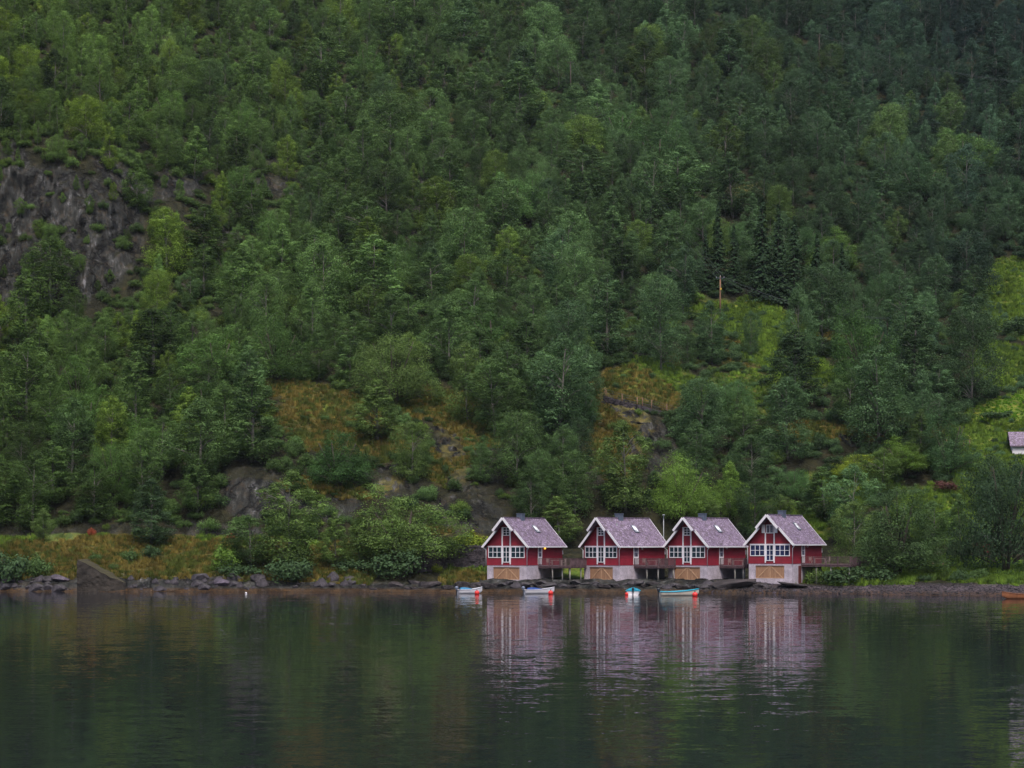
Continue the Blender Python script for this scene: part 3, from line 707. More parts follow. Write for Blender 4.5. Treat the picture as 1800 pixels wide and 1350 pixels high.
c1 = cabin(925.5, 255, 30.9, 3.24, 9.32, 'red cabin at the left end of the row, with its side wall lamp lit yellow', M['glass'], lit=True)
c2 = cabin(1088, 255, 43.2, 3.24, 9.32, 'second red cabin from the left, showing the most slate roof, behind the turquoise boat', M['glass'])
c3 = cabin(1242.7, 254, 38.0, 3.25, 9.32, 'third red cabin from the left, behind the long cream boat with turquoise rim', M['glass'])
c4 = cabin(1392, 249, 31.8, 3.50, 9.62, 'red cabin at the right end of the row, with bluish windows and open shutters', M['glass_sky_blue'], open_top=True, base_door=True)
dinfo = []
dinfo.append(deck(c1, 4.6, 2.9, 9.3, 'timber deck on pale posts right of the left end cabin', [(1.9, 0.2), (3.2, 0.4), (4.4, 0.2), (4.4, 3.0), (2.6, 3.2), (4.4, 6.0)], tlab='pale table on the deck of the left end cabin'))
dinfo.append(deck(c2, 3.9, 2.9, 9.3, 'timber deck between the second and third cabins from the left', [(1.9, 0.2), (3.7, 0.2), (3.7, 3.2), (3.7, 6.0)], tlab='pale table on the deck between the second and third cabins'))
dinfo.append(deck(c3, 3.5, 2.9, 9.3, 'timber deck between the third cabin and the right end cabin', [(2.1, 0.2), (3.3, 0.2), (3.3, 3.0), (3.3, 6.0)], tlab='pale table on the deck between the third and fourth cabins'))
dinfo.append(deck(c4, 6.4, 2.7, 9.3, 'long timber deck reaching right from the right end cabin above a green bush', [(1.9, 0.2), (3.8, 0.2), (6.2, 0.2), (6.2, 5.0)], tlab='pale table on the deck right of the right end cabin'))
for (tb, R, rz, org), nm in zip(dinfo, ('the left end cabin', 'the second cabin', 'the third cabin', 'the right end cabin')):
    garden_chair(org+R @ Vector((0.9, 1.1, 0)), rz+1.3, 'pale slatted chair left of the table on the deck of '+nm)
    garden_chair(org+R @ Vector((2.95, 1.2, 0)), rz-1.4, 'pale slatted chair right of the table on the deck of '+nm)

# ------------------------------------------------------------------ boats and buoys
def boat(px, py, length, beam, rz, hullm, inm, lab, motor=None, cover=None, rim=None, tilt=0.0):
    d = CAMZ*F/(py-HOR); o = empty('boat', ((px-900)/F*d, d, -0.02), rz, label=lab, cat='boat', group='small boats moored off the cabins')
    ns, nk = 15, 13
    def section(t, inset=0.0):
        w = beam/2*(1-max(0, (t-0.35)/0.65)**2.2)*(0.86+0.14*min(1, t/0.3)); w = max(w, 0.015)
        sheer = 0.42+0.05*(1-t)+0.38*t**2.4; keel = -0.12+0.42*max(0, (t-0.72)/0.28)**2
        pts = []
        for k in range(nk):
            a = math.pi*k/(nk-1)
            x = -math.cos(a); y = math.sin(a)
            sx = math.copysign(abs(x)**0.75, x)*(w-inset)
            zz = sheer-(sheer-keel-inset*1.2)*(y**0.6)
            pts.append((length*(t-0.5), sx, zz))
        return pts
    outer = MB(); vs = [q for i in range(ns) for q in section(i/(ns-1))]
    fs = [(i*nk+k, i*nk+k+1, (i+1)*nk+k+1, (i+1)*nk+k) for i in range(ns-1) for k in range(nk-1)]
    fs.append(tuple(range(nk)))
    outer.add(vs, fs); outer.build('hull', hullm, o, True)
    inner = MB(); vs = [q for i in range(ns) for q in section(i/(ns-1)*0.97+0.01, 0.045)]
    inner.add(vs, [tuple(reversed(q)) for q in fs]); inner.build('inner_hull', inm, o, True)
    rimb = MB()
    for sg in (0, nk-1):
        rimb.tube([Vector(section(i/(ns-1))[sg])+Vector((0, 0.012 if sg else -0.012, 0.0)) for i in range(ns)], 0.055 if rim else 0.035, 6)
    s0 = section(0); rimb.tube([Vector(s0[0])+Vector((0, 0, 0.015)), Vector(s0[-1])+Vector((0, 0, 0.015))], 0.035, 6)
    rimb.build('gunwale', rim or hullm, o, True)
    for t in (0.3, 0.58):
        s_ = section(t); b = MB(); b.box(length*(t-0.5)-0.12, length*(t-0.5)+0.12, s_[0][1]+0.05, s_[-1][1]-0.05, 0.27, 0.31); b.build('thwart', inm, o)
    if cover:
        b = MB(); pts = []
        for i in range(9):
            t = 0.08+0.5*i/8; s_ = section(t)
            for k in range(7):
                q = k/6; pts.append((length*(t-0.5), s_[0][1]*(1-q)+s_[-1][1]*q, s_[0][2]+0.03+0.24*math.sin(math.pi*q)*math.sin(math.pi*(0.25+0.75*i/8))))
        b.add(pts, [(i*7+k, i*7+k+1, (i+1)*7+k+1, (i+1)*7+k) for i in range(8) for k in range(6)])
        ob = b.build('cover', cover, o, True); sm = ob.modifiers.new('thick', 'SOLIDIFY'); sm.thickness = 0.02
    if motor:
        x0 = -length/2-0.10
        b = MB(); b.sphere((x0-0.02, 0, 0.72), 0.2, 12, 8, (1.15, 0.75, 0.95)); b.box(x0-0.14, x0+0.1, -0.09, 0.09, 0.45, 0.62)
        mo = b.build('outboard_motor', motor, o, True)
        b = MB(); b.box(x0-0.07, x0+0.03, -0.045, 0.045, -0.25, 0.46); b.box(x0-0.16, x0+0.06, -0.02, 0.02, -0.2, -0.16); b.build('motor_shaft', M['motor'], mo)
        b = MB(); b.tube([(x0+0.1, 0, 0.62), (x0+0.5, 0.05, 0.68)], 0.02, 6); b.build('tiller', M['motor'], mo)
    return o
boat(826, 1043.2, 3.0, 1.25, math.radians(14), M['hull_white'], M['hull_white'], 'small white boat with blue cloth and a grey motor, leftmost of the moored boats', M['motor_grey'], M['skyblue'])
boat(948, 1043.4, 3.65, 1.4, math.radians(10), M['hull_white'], M['blue'], 'white boat with dark blue inside, moored below the left end cabin', M['motor_grey'], M['blue'])
boat(1113, 1045.2, 3.7, 1.65, math.radians(86), M['hull_white'], M['turq'], 'small boat with turquoise inside, seen from its stern', M['motor'], M['turq'], M['turq'])
boat(1194, 1047.0, 4.6, 1.55, math.radians(8), M['hull_cream'], M['turq'], 'long cream boat with turquoise rim and a black outboard motor', M['motor'], None, M['turq'])
boat(1796, 1052.5, 4.4, 1.3, math.radians(186), M['hull_rust'], M['hull_rust'], 'brown wooden rowing boat at the right edge, off the gravel beach')
def buoy(px, py, r, mt, lab, g=None, name='buoy'):
    d = CAMZ*F/(py-HOR)
    o = empty(name, ((px-900)/F*d, d, 0), 0, label=lab, cat='buoy', group=g)
    b = MB(); b.sphere((0, 0, r*0.55), r, 18, 12); b.build('float', mt, o, True)
    b = MB(); b.tube([(0, 0, r*1.5), (0, 0, r*1.75)], r*0.22, 8)
    b.tube([(r*0.18*math.cos(a), 0, r*1.8+r*0.18*math.sin(a)) for a in np.linspace(0, 2*math.pi, 9)], r*0.05, 6, False); b.build('eye', M['motor'], o, True)
GB = 'red mooring buoys beside the boats'
buoy(838.5, 1044.6, 0.29, M['buoy'], 'red buoy at the bow of the leftmost small white boat', GB)
buoy(968, 1044.8, 0.30, M['buoy'], 'red buoy at the bow of the white boat with dark blue inside', GB)
buoy(1101.5, 1046.0, 0.20, M['buoy'], 'small red buoy at the left side of the turquoise boat', GB)
buoy(1221.5, 1048.0, 0.31, M['buoy'], 'red buoy at the bow of the long cream boat', GB)
buoy(432.5, 1043.6, 0.13, M['white'], 'tiny white float on the water off the left shore')

# ------------------------------------------------------------------ plants: mesh makers
def quads(c, n, size, asp, rg):
    """rhombic leaf faces at centres c with normals n"""
    N = len(c); n = n/np.linalg.norm(n, axis=1, keepdims=True)
    r = rg.normal(size=(N, 3)); u = np.cross(n, r); u /= np.linalg.norm(u, axis=1, keepdims=True)+1e-9; v = np.cross(n, u)
    s = size[:, None]/2
    vs = np.stack([c-u*s, c-v*s*asp, c+u*s, c+v*s*asp], 1).reshape(-1, 3)
    return vs, np.arange(4*N).reshape(-1, 4)
def strands(cents, rads, nst, nl, rg, droop=0.45, flat=1.0):
    """rounded leafy clumps with a few twigs sticking out and hanging ends"""
    K = len(cents); m_ = nst*nl
    d = rg.normal(size=(K, m_, 3)); d[..., 2] += 0.25; d /= np.linalg.norm(d, axis=2, keepdims=True)
    kx = rg.integers(2, 5, (K, 1)); ph = rg.uniform(0, 6.28, (K, 1))
    az = np.arctan2(d[..., 1], d[..., 0])
    lump = 1+0.20*np.sin(kx*az+ph)+0.14*np.sin(5*d[..., 2]+ph*2)
    r = rads[:, None]*lump*np.where(rg.random((K, m_)) < 0.12, rg.uniform(1.0, 1.4, (K, m_)), rg.uniform(0.62, 1.04, (K, m_)))
    p = cents[:, None, :]+d*r[..., None]*np.array([1, 1, 0.92])
    low = (d[..., 2] < -0.1); p[..., 2] -= droop*rads[:, None]*rg.random((K, m_))*low
    nrm = d+np.array([0, 0, 0.15])+rg.normal(scale=0.30, size=p.shape)
    return p.reshape(-1, 3), nrm.reshape(-1, 3)
def clump_attr(me, K, per, rg, amt=0.45):
    at_ = me.attributes.new('clump', 'FLOAT', 'POINT'); at_.data.foreach_set('value', np.repeat(rg.uniform(-amt, amt, K), per*4).astype(np.float32))
def birch(seed, H=10.0, R=2.7, base=0.16, nc=60, nst=15, nl=14, leaf=0.135, droop=0.7, peak=0.36, shape=1.0, lean=0.0):
    rg = np.random.default_rng(seed)
    nc = int(nc*1.65); hz = base+(1-base)*rg.beta(1.15, 1.2, nc); hz = np.sort(hz)
    t = (hz-base)/(1-base)
    prof = np.where(t < peak, 0.55+0.45*np.sin(np.pi/2*t/peak), np.cos(np.pi/2*((t-peak)/(1-peak))**(1.55*shape)))*R
    lobe = 1+0.28*np.sin(3*rg.random()*6+hz*9)
    ang = np.arange(nc)*2.399+rg.normal(scale=0.5, size=nc)
    rr = np.sqrt(rg.uniform(0.25, 1.0, nc))*np.maximum(prof-0.35, 0.03)*lobe
    cr = (0.62+0.38*(1-t))*R*0.30*rg.uniform(0.65, 1.3, nc)
    cents = np.stack([rr*np.cos(ang)+lean*hz*H, rr*np.sin(ang), hz*H-cr*0.4], 1)
    p, n = strands(cents, cr, nst, nl, rg, droop)
    size = rg.uniform(0.6, 1.35, len(p))*leaf
    vs, fs = quads(p, n, size, 0.62, rg)
    crown = np_mesh('crown', vs, fs, M['leaf']); clump_attr(crown, nc, nst*nl, rg)
    tb = MB(); bend = rg.normal(scale=0.12, size=(7, 2)).cumsum(0)*H/30
    pts = [(bend[i, 0]+lean*H*0.9*i/6, bend[i, 1], -0.5+(H*0.94+0.5)*i/6) for i in range(7)]
    tb.tube(pts, [0.020*H*(1-0.92*(i/6)**0.8)*0.75 for i in range(7)], 8)
    for k in range(0, nc, 5):
        zz = max(0.12, hz[k]-0.14); f_ = zz*6; i0 = int(min(5, f_)); q = Vector(pts[i0]).lerp(Vector(pts[i0+1]), f_-i0)
        e = Vector(cents[k]); mid = q.lerp(e, 0.5)+Vector((0, 0, 0.12*(e-q).length))
        tb.tube([q, mid, e], [0.055*(1-zz)+0.02, 0.03, 0.012], 5)
    trunk = np_mesh('trunk', tb.v, tb.f, M['bark_birch'], True)
    return crown, trunk
def broad(seed, H=8.0, R=4.2, nc=140, leaf=0.12, stems=4, base=0.1):
    rg = np.random.default_rng(seed)
    d = rg.normal(size=(nc, 3)); d /= np.linalg.norm(d, axis=1, keepdims=True); d[:, 2] = np.abs(d[:, 2])
    rad = rg.uniform(0.45, 0.92, nc)[:, None]**0.6
    lump = (1+0.22*np.sin(d[:, 0]*4+seed)+0.18*np.cos(d[:, 1]*5+seed*2))[:, None]
    cents = d*rad*lump*np.array([R*0.86, R*0.86, H*(1-base)*0.82])+np.array([0, 0, H*base])
    low = rg.random(nc) < 0.25; cents[low, 2] = H*base+rg.uniform(0, 0.2, low.sum())*H
    cr = R*0.21*rg.uniform(0.65, 1.3, nc)
    p, n = strands(cents, cr, 17, 16, rg, 0.4)
    vs, fs = quads(p, n, rg.uniform(0.6, 1.35, len(p))*leaf, 0.6, rg)
    crown = np_mesh('crown', vs, fs, M['leaf']); clump_attr(crown, nc, 272, rg)
    tb = MB()
    for s_ in range(stems):
        a = 2*math.pi*s_/stems+rg.random(); rr = R*0.5
        tb.tube([(0.15*math.cos(a), 0.15*math.sin(a), -0.5), (0.3*rr*math.cos(a), 0.3*rr*math.sin(a), H*0.25), (rr*math.cos(a), rr*math.sin(a), H*0.68)], [0.17, 0.12, 0.04], 7)
    for k in range(0, nc, 4):
        e = Vector(cents[k]); q = Vector((e.x*0.25, e.y*0.25, min(e.z*0.5, H*0.4))); tb.tube([q, q.lerp(e, 0.5)+Vector((0, 0, 0.2)), e], [0.06, 0.035, 0.012], 5)
    return crown, np_mesh('trunk', tb.v, tb.f, M['bark'], True)
def shrub(seed, H=1.6, R=1.3, nc=20, leaf=0.14):
    rg = np.random.default_rng(seed)
    a = rg.uniform(0, 6.28, nc); rr = np.sqrt(rg.random(nc))*R*0.75
    cents = np.stack([rr*np.cos(a), rr*np.sin(a), H*(0.2+0.5*rg.random(nc)*(1-(rr/R)**2))], 1)
    p, n = strands(cents, R*0.36*rg.uniform(0.7, 1.2, nc), 13, 10, rg, 0.25)
    p[:, 2] = np.maximum(p[:, 2], -0.2)
    vs, fs = quads(p, n, rg.uniform(0.6, 1.35, len(p))*leaf, 0.6, rg)
    crown = np_mesh('foliage', vs, fs, M['leaf'])
    tb = MB()
    for k in range(5):
        e = Vector(cents[k]); tb.tube([(0, 0, -0.3), (e.x*0.5, e.y*0.5, e.z*0.6), tuple(e)], [0.03, 0.02, 0.01], 5)
    return crown, np_mesh('stem', tb.v, tb.f, M['bark'], True)
def spruce(seed, H=15.0, R=2.6):
    rg = np.random.default_rng(seed); P = []; N = []
    for L_ in range(42):
        t = L_/41; z = H*(0.06+0.93*t); r = R*(1-t)**0.85+0.12
        nb = int(7+5*(1-t))
        for b in range(nb):
            a = rg.random()*6.283; ln = r*rg.uniform(0.7, 1.15); m_ = int(10+14*(1-t))
            s = rg.uniform(0.15, 1, m_)
            lat = rg.normal(scale=0.16, size=m_)*s*ln*0.9
            x = s*ln*math.cos(a)-lat*math.sin(a); y = s*ln*math.sin(a)+lat*math.cos(a)
            zz = z-0.42*ln*s**1.3+0.16*ln*s**3+rg.normal(scale=0.07, size=m_)-np.abs(lat)*0.35
            P.append(np.stack([x, y, zz], 1)); N.append(np.stack([0.5*math.cos(a)+rg.normal(scale=.35, size=m_), 0.5*math.sin(a)+rg.normal(scale=.35, size=m_), 0.8+0*x], 1))
    P = np.concatenate(P); N = np.concatenate(N)
    vs, fs = quads(P, N, rg.uniform(0.25, 0.5, len(P)), 0.45, rg)
    tb = MB(); tb.tube([(0, 0, -0.5), (0, 0, H*0.5), (0, 0, H*0.99)], [0.24, 0.14, 0.02], 8)
    for k in range(16):
        a = rg.random()*6.283; z = H*rg.uniform(0.1, 0.7); r = R*(1-z/H)*0.8; tb.tube([(0, 0, z), (r*math.cos(a), r*math.sin(a), z-0.3*r)], [0.04, 0.012], 5)
    return np_mesh('crown', vs, fs, M['needle']), np_mesh('trunk', tb.v, tb.f, M['bark'], True)
def tuft(seed, H=0.55, R=0.45, n=60, w=0.05):
    rg = np.random.default_rng(seed)
    a = rg.uniform(0, 6.28, n); r0 = np.sqrt(rg.random(n))*R; lean = rg.normal(scale=0.35, size=(n, 2)); h = H*rg.uniform(0.5, 1.1, n)
    b = np.stack([r0*np.cos(a), r0*np.sin(a), -0.08+0*a], 1); tp = b+np.stack([lean[:, 0]*h, lean[:, 1]*h, h+0.08], 1)
    sd_ = np.stack([np.cos(a+1.3), np.sin(a+1.3), 0*a], 1)*w
    md = (b+tp)/2+sd_*0.2
    vs = np.stack([b-sd_, b+sd_, md+sd_*0.8, tp], 1).reshape(-1, 3)
    return np_mesh('tuft', vs, np.arange(4*n).reshape(-1, 4), M['grass'])

BIRCH = [birch(100+k, H=10, R=r, base=b, nc=c_, peak=p_, shape=s_, lean=l_) for k, (r, b, c_, p_, s_, l_) in enumerate(
    [(2.6, .10, 62, .42, 1.35, 0), (2.2, .10, 56, .45, 1.2, .03), (3.0, .12, 70, .45, 1.6, 0), (2.0, .14, 50, .36, 1.1, -.03), (2.7, .08, 64, .38, 1.3, .04), (2.4, .16, 54, .5, 1.7, -.04), (3.3, .12, 74, .48, 1.8, 0), (1.9, .08, 50, .42, 1.25, 0)])]
BROAD = [broad(200), broad(201, 8, 3.8, 130), broad(202, 8, 3.4, 120, base=.2), broad(203, 8, 4.6, 150)]
SHRUB = [shrub(300), shrub(301, 1.4, 1.5, 18), shrub(302, 2.0, 1.2, 16), shrub(303, 1.1, 1.4, 14)]
SPRUCE = [spruce(400), spruce(401, 15, 2.2), spruce(402, 15, 2.9)]
TUFT = [tuft(500), tuft(501, .4, .5, 50, .07), tuft(502, .8, .4, 60, .05)]

PROTO = {}
def plant(kind, pos, h, w=None, rz=0, tint=(0.06, 0.1, 0.03), var=0, name=None, label='', cat='tree', group=None):
    """one plant: empty > trunk, crown; the meshes are shared between copies"""
    lib, H0, nm, cn, tn = {'birch': (BIRCH, 10.0, 'birch_tree', 'crown', 'trunk'), 'broad': (BROAD, 8.0, 'broadleaf_tree', 'crown', 'trunk'),
                           'shrub': (SHRUB, 1.5, 'shrub', 'foliage', 'stem'), 'spruce': (SPRUCE, 15.0, 'spruce_tree', 'crown', 'trunk')}[kind]
    var %= len(lib); s = h/H0
    if w is None: sw = s
    else:
        me = lib[var][0]; 
        if 'w' not in me: 
            co = np.zeros(len(me.vertices)*3, np.float32); me.vertices.foreach_get('co', co); co = co.reshape(-1, 3)
            me['w'] = float(np.percentile(co[:, 0], 99)-np.percentile(co[:, 0], 1))
        sw = w/me['w']
    r = empty(name or nm, pos, rz, label=label, cat=cat, group=group); r.scale = (sw, sw, s)
    c = link(cn, lib[var][0], r); c['tint'] = [float(q) for q in tint]
    link(tn, lib[var][1], r)
    return r

# ------------------------------------------------------------------ named trees and shrubs, read off the photograph
# kind, px, base row, top row, width px, tint, label
GR = (0.080, 0.142, 0.044); DK = (0.056, 0.102, 0.042); BL = (0.076, 0.142, 0.058); LT = (0.135, 0.235, 0.042); YG = (0.21, 0.28, 0.03); OL = (0.108, 0.172, 0.046); FR = (0.112, 0.182, 0.046)
HERO = [
    ('broad', 692, 712, 548, 150, OL, 'big round-crowned tree with a dark forked trunk alone above the orange heath'),
    ('birch', 508, 1004, 826, 104, FR, 'tall shaggy birch with a pale trunk on the shore bank'),
    ('broad', 708, 1000, 850, 150, FR, 'wide round tree on the shore left of the left end cabin'),
    ('birch', 590, 1000, 900, 58, FR, 'small birch between the shaggy shore birch and the wide round tree'),
    ('birch', 632, 995, 908, 46, OL, 'slight birch touching the left side of the wide round shore tree'),
    ('birch', 440, 1000, 905, 90, GR, 'leafy birch at the right end of the grassy bank'),
    ('birch', 1162, 650, 484, 82, BL, 'tall birch with loose drooping tiers left of the wooden power pole'),
    ('birch', 1066, 628, 478, 76, BL, 'upright bluish birch at the left end of the upper meadow'),
    ('birch', 1404, 668, 498, 64, BL, 'tall thin birch with a bare stem showing, right of the power pole meadow'),
    ('birch', 1252, 640, 528, 52, BL, 'narrow birch growing just below the wooden power pole'),
    ('birch', 1320, 625, 545, 36, BL, 'slim columnar birch standing alone in the upper meadow'),
    ('broad', 1520, 690, 534, 96, (0.055, 0.12, 0.03), 'fresh green round tree right of the upper meadow'),
    ('birch', 1545, 778, 606, 108, BL, 'wide bluish birch above the orange ledge at right'),
    ('birch', 1490, 752, 650, 66, GR, 'bushy birch left of the wide bluish one above the orange ledge'),
    ('birch', 1708, 712, 532, 104, DK, 'dark birch with a clear black trunk on the slope above the bright green field'),
    ('birch', 1612, 700, 540, 86, DK, 'dark birch between the fresh green tree and the slope on the right'),
    ('broad', 1768, 1006, 738, 170, (0.038, 0.072, 0.034), 'tall dark tree with a bare trunk at the right edge by the beach'),
    ('broad', 1578, 1010, 832, 160, (0.064, 0.115, 0.040), 'broad many-stemmed willow right of the right end cabin'),
    ('birch', 1500, 1000, 880, 84, OL, 'light olive birch beside the end of the long deck'),
    ('birch', 1690, 990, 868, 54, GR, 'small pointed birch between the willow and the tall dark tree'),
    ('birch', 1384, 808, 662, 92, BL, 'see-through bluish birch with two pale stems above the right end cabin'),
    ('birch', 1312, 800, 712, 64, GR, 'birch leaning on the left of the see-through bluish one'),
    ('birch', 1232, 800, 660, 92, BL, 'bushy birch at the right end of the hillside fence'),
    ('broad', 1200, 912, 792, 110, LT, 'bright green young tree rising behind the second and third cabins'),
    ('birch', 1283, 915, 812, 58, LT, 'bright narrow young tree behind the third cabin'),
    ('birch', 1100, 900, 738, 88, OL, 'olive birch below the rocky knoll, behind the second cabin'),
    ('birch', 1010, 905, 790, 80, GR, 'birch behind the gap between the first two cabins'),
    ('birch', 985, 960, 872, 80, OL, 'small willow close behind the left end cabin'),
    ('birch', 1240, 945, 872, 66, OL, 'pale olive willow directly above the third cabin roof'),
    ('birch', 980, 780, 592, 112, BL, 'tall full birch at the left end of the hillside fence'),
    ('birch', 1030, 715, 605, 60, BL, 'birch just right of the tall full one by the fence'),
    ('birch', 265, 958, 838, 74, DK, 'thin dark young tree beside the road above the left bank'),
    ('birch', 76, 950, 893, 40, OL, 'tiny olive sapling above the left bank'),
    ('broad', 592, 856, 742, 118, (0.045, 0.10, 0.028), 'dense green tree on the orange ledge above the shore birch'),
    ('birch', 724, 842, 740, 76, OL, 'light birch in front of the dark rock ledge, centre'),
    ('birch', 664, 776, 668, 92, OL, 'birch on the heath just below the big round-crowned tree'),
    ('birch', 822, 742, 600, 72, OL, 'slender birch with a thin white stem right of the heath'),
    ('birch', 872, 770, 628, 96, GR, 'full birch right of the slender white-stemmed one'),
    ('birch', 908, 850, 720, 90, GR, 'birch above the dark rocks behind the left end cabin'),
    ('birch', 440, 812, 652, 100, GR, 'tall birch left of the orange heath'),
    ('birch', 352, 850, 700, 120, GR, 'wide birch in the lower left wood'),
    ('broad', 1500, 840, 792, 90, YG, 'low yellow-green spreading bush tree above the willow'),
    ('broad', 1590, 838, 764, 86, (0.09, 0.16, 0.025), 'vivid green round young tree on the right hillside'),
    ('birch', 1450, 915, 820, 90, GR, 'birch behind the right end cabin and its deck'),
    ('birch', 1372, 925, 868, 60, OL, 'small greyish willow just above the right end cabin roof'),
    ('birch', 1640, 960, 880, 60, GR, 'small birch behind the willow on the right'),
    ('birch', 1745, 900, 800, 70, GR, 'birch on the slope behind the tall dark tree'),
]
SH = [
    ('shrub', 822, 966, 928, 62, YG, 'bright yellow-green bush beside the left end cabin'),
    ('shrub', 770, 975, 940, 60, LT, 'green bush above the dark stone retaining wall'),
    ('shrub', 1434, 1025, 993, 36, OL, 'bush under the long deck at the right end cabin'),
    ('shrub', 1490, 1027, 998, 84, DK, 'large dark bush at the top of the gravel beach'),
    ('shrub', 1540, 1022, 990, 60, DK, 'dark bush under the willow'),
    ('shrub', 1626, 1020, 1006, 30, DK, 'small dark bush on the lawn above the beach'),
    ('shrub', 1690, 1022, 998, 40, DK, 'dark round bush on the lawn right of the willow'),
    ('shrub', 1722, 1020, 1000, 34, GR, 'green bush beside the dark round one on the lawn'),
    ('shrub', 1766, 1012, 998, 22, LT, 'light green tuft of a bush at the foot of the tall dark tree'),
    ('shrub', 28, 1018, 962, 80, DK, 'large dark bush on the left end of the bank'),
    ('shrub', 66, 1012, 975, 50, GR, 'green bush next to the large dark one on the left bank'),
    ('shrub', 265, 982, 960, 34, DK, 'dark tight bush on the middle of the grassy bank'),
    ('shrub', 228, 985, 960, 30, GR, 'green bush just left of the dark tight one on the bank'),
    ('shrub', 168, 985, 968, 22, GR, 'small green bush above the concrete wedge'),
    ('shrub', 200, 1000, 988, 18, GR, 'tiny bush behind the concrete wedge'),
    ('shrub', 400, 1004, 960, 60, LT, 'light green bush at the right end of the grassy bank'),
    ('shrub', 420, 1012, 984, 60, DK, 'dark bush below the light green one on the bank'),
    ('shrub', 500, 1018, 970, 90, DK, 'dark bush at the foot of the shaggy shore birch'),
    ('shrub', 768, 1004, 990, 22, YG, 'small yellow-green bush before the dark retaining wall'),
    ('shrub', 700, 1016, 970, 90, DK, 'dark undergrowth bush below the wide round shore tree'),
    ('shrub', 620, 1004, 975, 60, DK, 'dark low bush between the shore birch and the wide round tree'),
    ('shrub', 1740, 955, 920, 60, GR, 'bush below the small red shed'),
    ('shrub', 1660, 940, 905, 70, LT, 'bright bush on the slope left of the small red shed'),
    ('shrub', 1662, 862, 846, 50, (0.12, 0.055, 0.05), 'low reddish-pink flowering shrub on the right slope'),
    ('shrub', 1225, 526, 508, 30, LT, 'bright bush just left of the wooden power pole'),
    ('shrub', 1140, 610, 592, 60, DK, 'dark bush below the left part of the upper meadow'),
    ('shrub', 1690, 745, 722, 34, DK, 'round dark bush below the dark birch on the right slope'),
    ('shrub', 1780, 590, 560, 60, DK, 'dark thicket at the right edge high above the field'),
    ('shrub', 1745, 735, 718, 60, DK, 'dark bush at the lower edge of the bright green field'),
    ('shrub', 163, 942, 924, 17, (0.30, 0.075, 0.04), 'rust-red dead shrub beside the road on the left'),
    ('shrub', 406, 950, 934, 14, (0.26, 0.07, 0.04), 'rust-brown dead shrub at the right end of the road bank'),
]
taken = []
for i, (kd, px, by, ty, w, tint, lab) in enumerate(HERO+SH):
    q = hit(px, by); s = q.y/F
    plant(kd, q-Vector((0, 0, 0.1)), (by-ty)*s*(1.0 if kd != 'shrub' else 1.1), w*s, rng.uniform(0, 6.28), tint, i, label=lab, cat='shrub' if kd == 'shrub' else 'tree')
    if kd != 'shrub': taken.append((q.x, q.y, w*s*0.5))
# spruces right of centre
sp_pos = [(1240, 512, 402), (1262, 508, 356), (1290, 515, 392), (1340, 530, 344), (1368, 534, 356), (1396, 538, 378), (1436, 560, 410), (1480, 575, 425)]
for i, (px, by, ty) in enumerate(sp_pos):
    q = hit(px, by)
    plant('spruce', q-Vector((0, 0, .2)), (by-ty)*q.y/F, None, rng.uniform(0, 6), (0.040, 0.078, 0.036), i,
          label=['left end spruce of the dark clump behind the power pole', 'tall spruce directly behind the wooden power pole', 'dark spruce just right of the one behind the power pole', 'tallest dark spruce in the middle of the clump', 'tall spruce right beside the tallest of the clump', 'lower dark spruce right of the two tallest', 'dark spruce second from the right of the clump', 'dark spruce at the right end of the clump'][i], group='dark spruces behind the power pole')
    taken.append((q.x, q.y, 2.0))

# ------------------------------------------------------------------ the wood: points on the slope, nearest ones as trees of their own
cand = []
NOTREE = ROCK[:2]+[(300, 330, 30, 18, 20, .9), (485, 300, 22, 12, 20, .9)]+[(1120, 740, 60, 14, 35, 1), (1150, 800, 25, 50, -20, 1), (690, 850, 60, 22, 12, 1), (560, 885, 70, 16, 8, 1), (450, 870, 50, 45, 20, 1), (820, 905, 60, 30, 10, 1), (780, 775, 40, 18, 15, 1)]
SPARSE = HEATH[:11]+MEADOW[:12]+[(1320, 335, 30, 12, 0, 1), (1540, 362, 40, 7, 0, .9), (1700, 640, 60, 60, 0, .6), (1460, 765, 80, 20, 0, 1)]
def tone(px, py, r):
    """leaf colour over the slope: olive on the upper left, cool towards the upper right (painted haze), dark at the lower left (painted vignette)"""
    u = np.clip(px/1800, 0, 1); v_ = np.clip(py/950, 0, 1)
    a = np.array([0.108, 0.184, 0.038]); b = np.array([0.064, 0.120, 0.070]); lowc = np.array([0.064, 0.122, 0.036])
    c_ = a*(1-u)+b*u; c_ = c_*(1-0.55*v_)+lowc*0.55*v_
    dk_ = max(0.0, min(1.0, (u-0.45)/0.5))*max(0.0, min(1.0, (0.42-v_)/0.35)); c_ = c_*(1-dk_*np.array([0.50, 0.45, 0.22]))  # darker and bluer upper right: distance haze put into the leaf colour
    q = qn(px, py)
    c_ = c_*(1+0.5*float(q))
    c_ = c_*(1-0.30*max(0.0, 1-u*3.2)*max(0.0, (v_-0.45)/0.55))  # lower left dimmed: lens vignette painted into the leaf colour
    k = r.normal(scale=0.22); c_ = c_*(1+k)
    if r.random() < 0.12: c_ = c_*np.array([1.45, 1.3, 0.8])
    if r.random() < 0.07: c_ = c_*np.array([0.7, 0.72, 0.9])
    return np.clip(c_, 0.012, 0.3)
NTG = blobs(PX, PY, NOTREE, 15); SPG = blobs(PX, PY, SPARSE, 15, 21)
gx_, gy_ = np.meshgrid(np.arange(-200, 2004, 4.0), np.arange(-100, 1000, 4.0), indexing='ij')
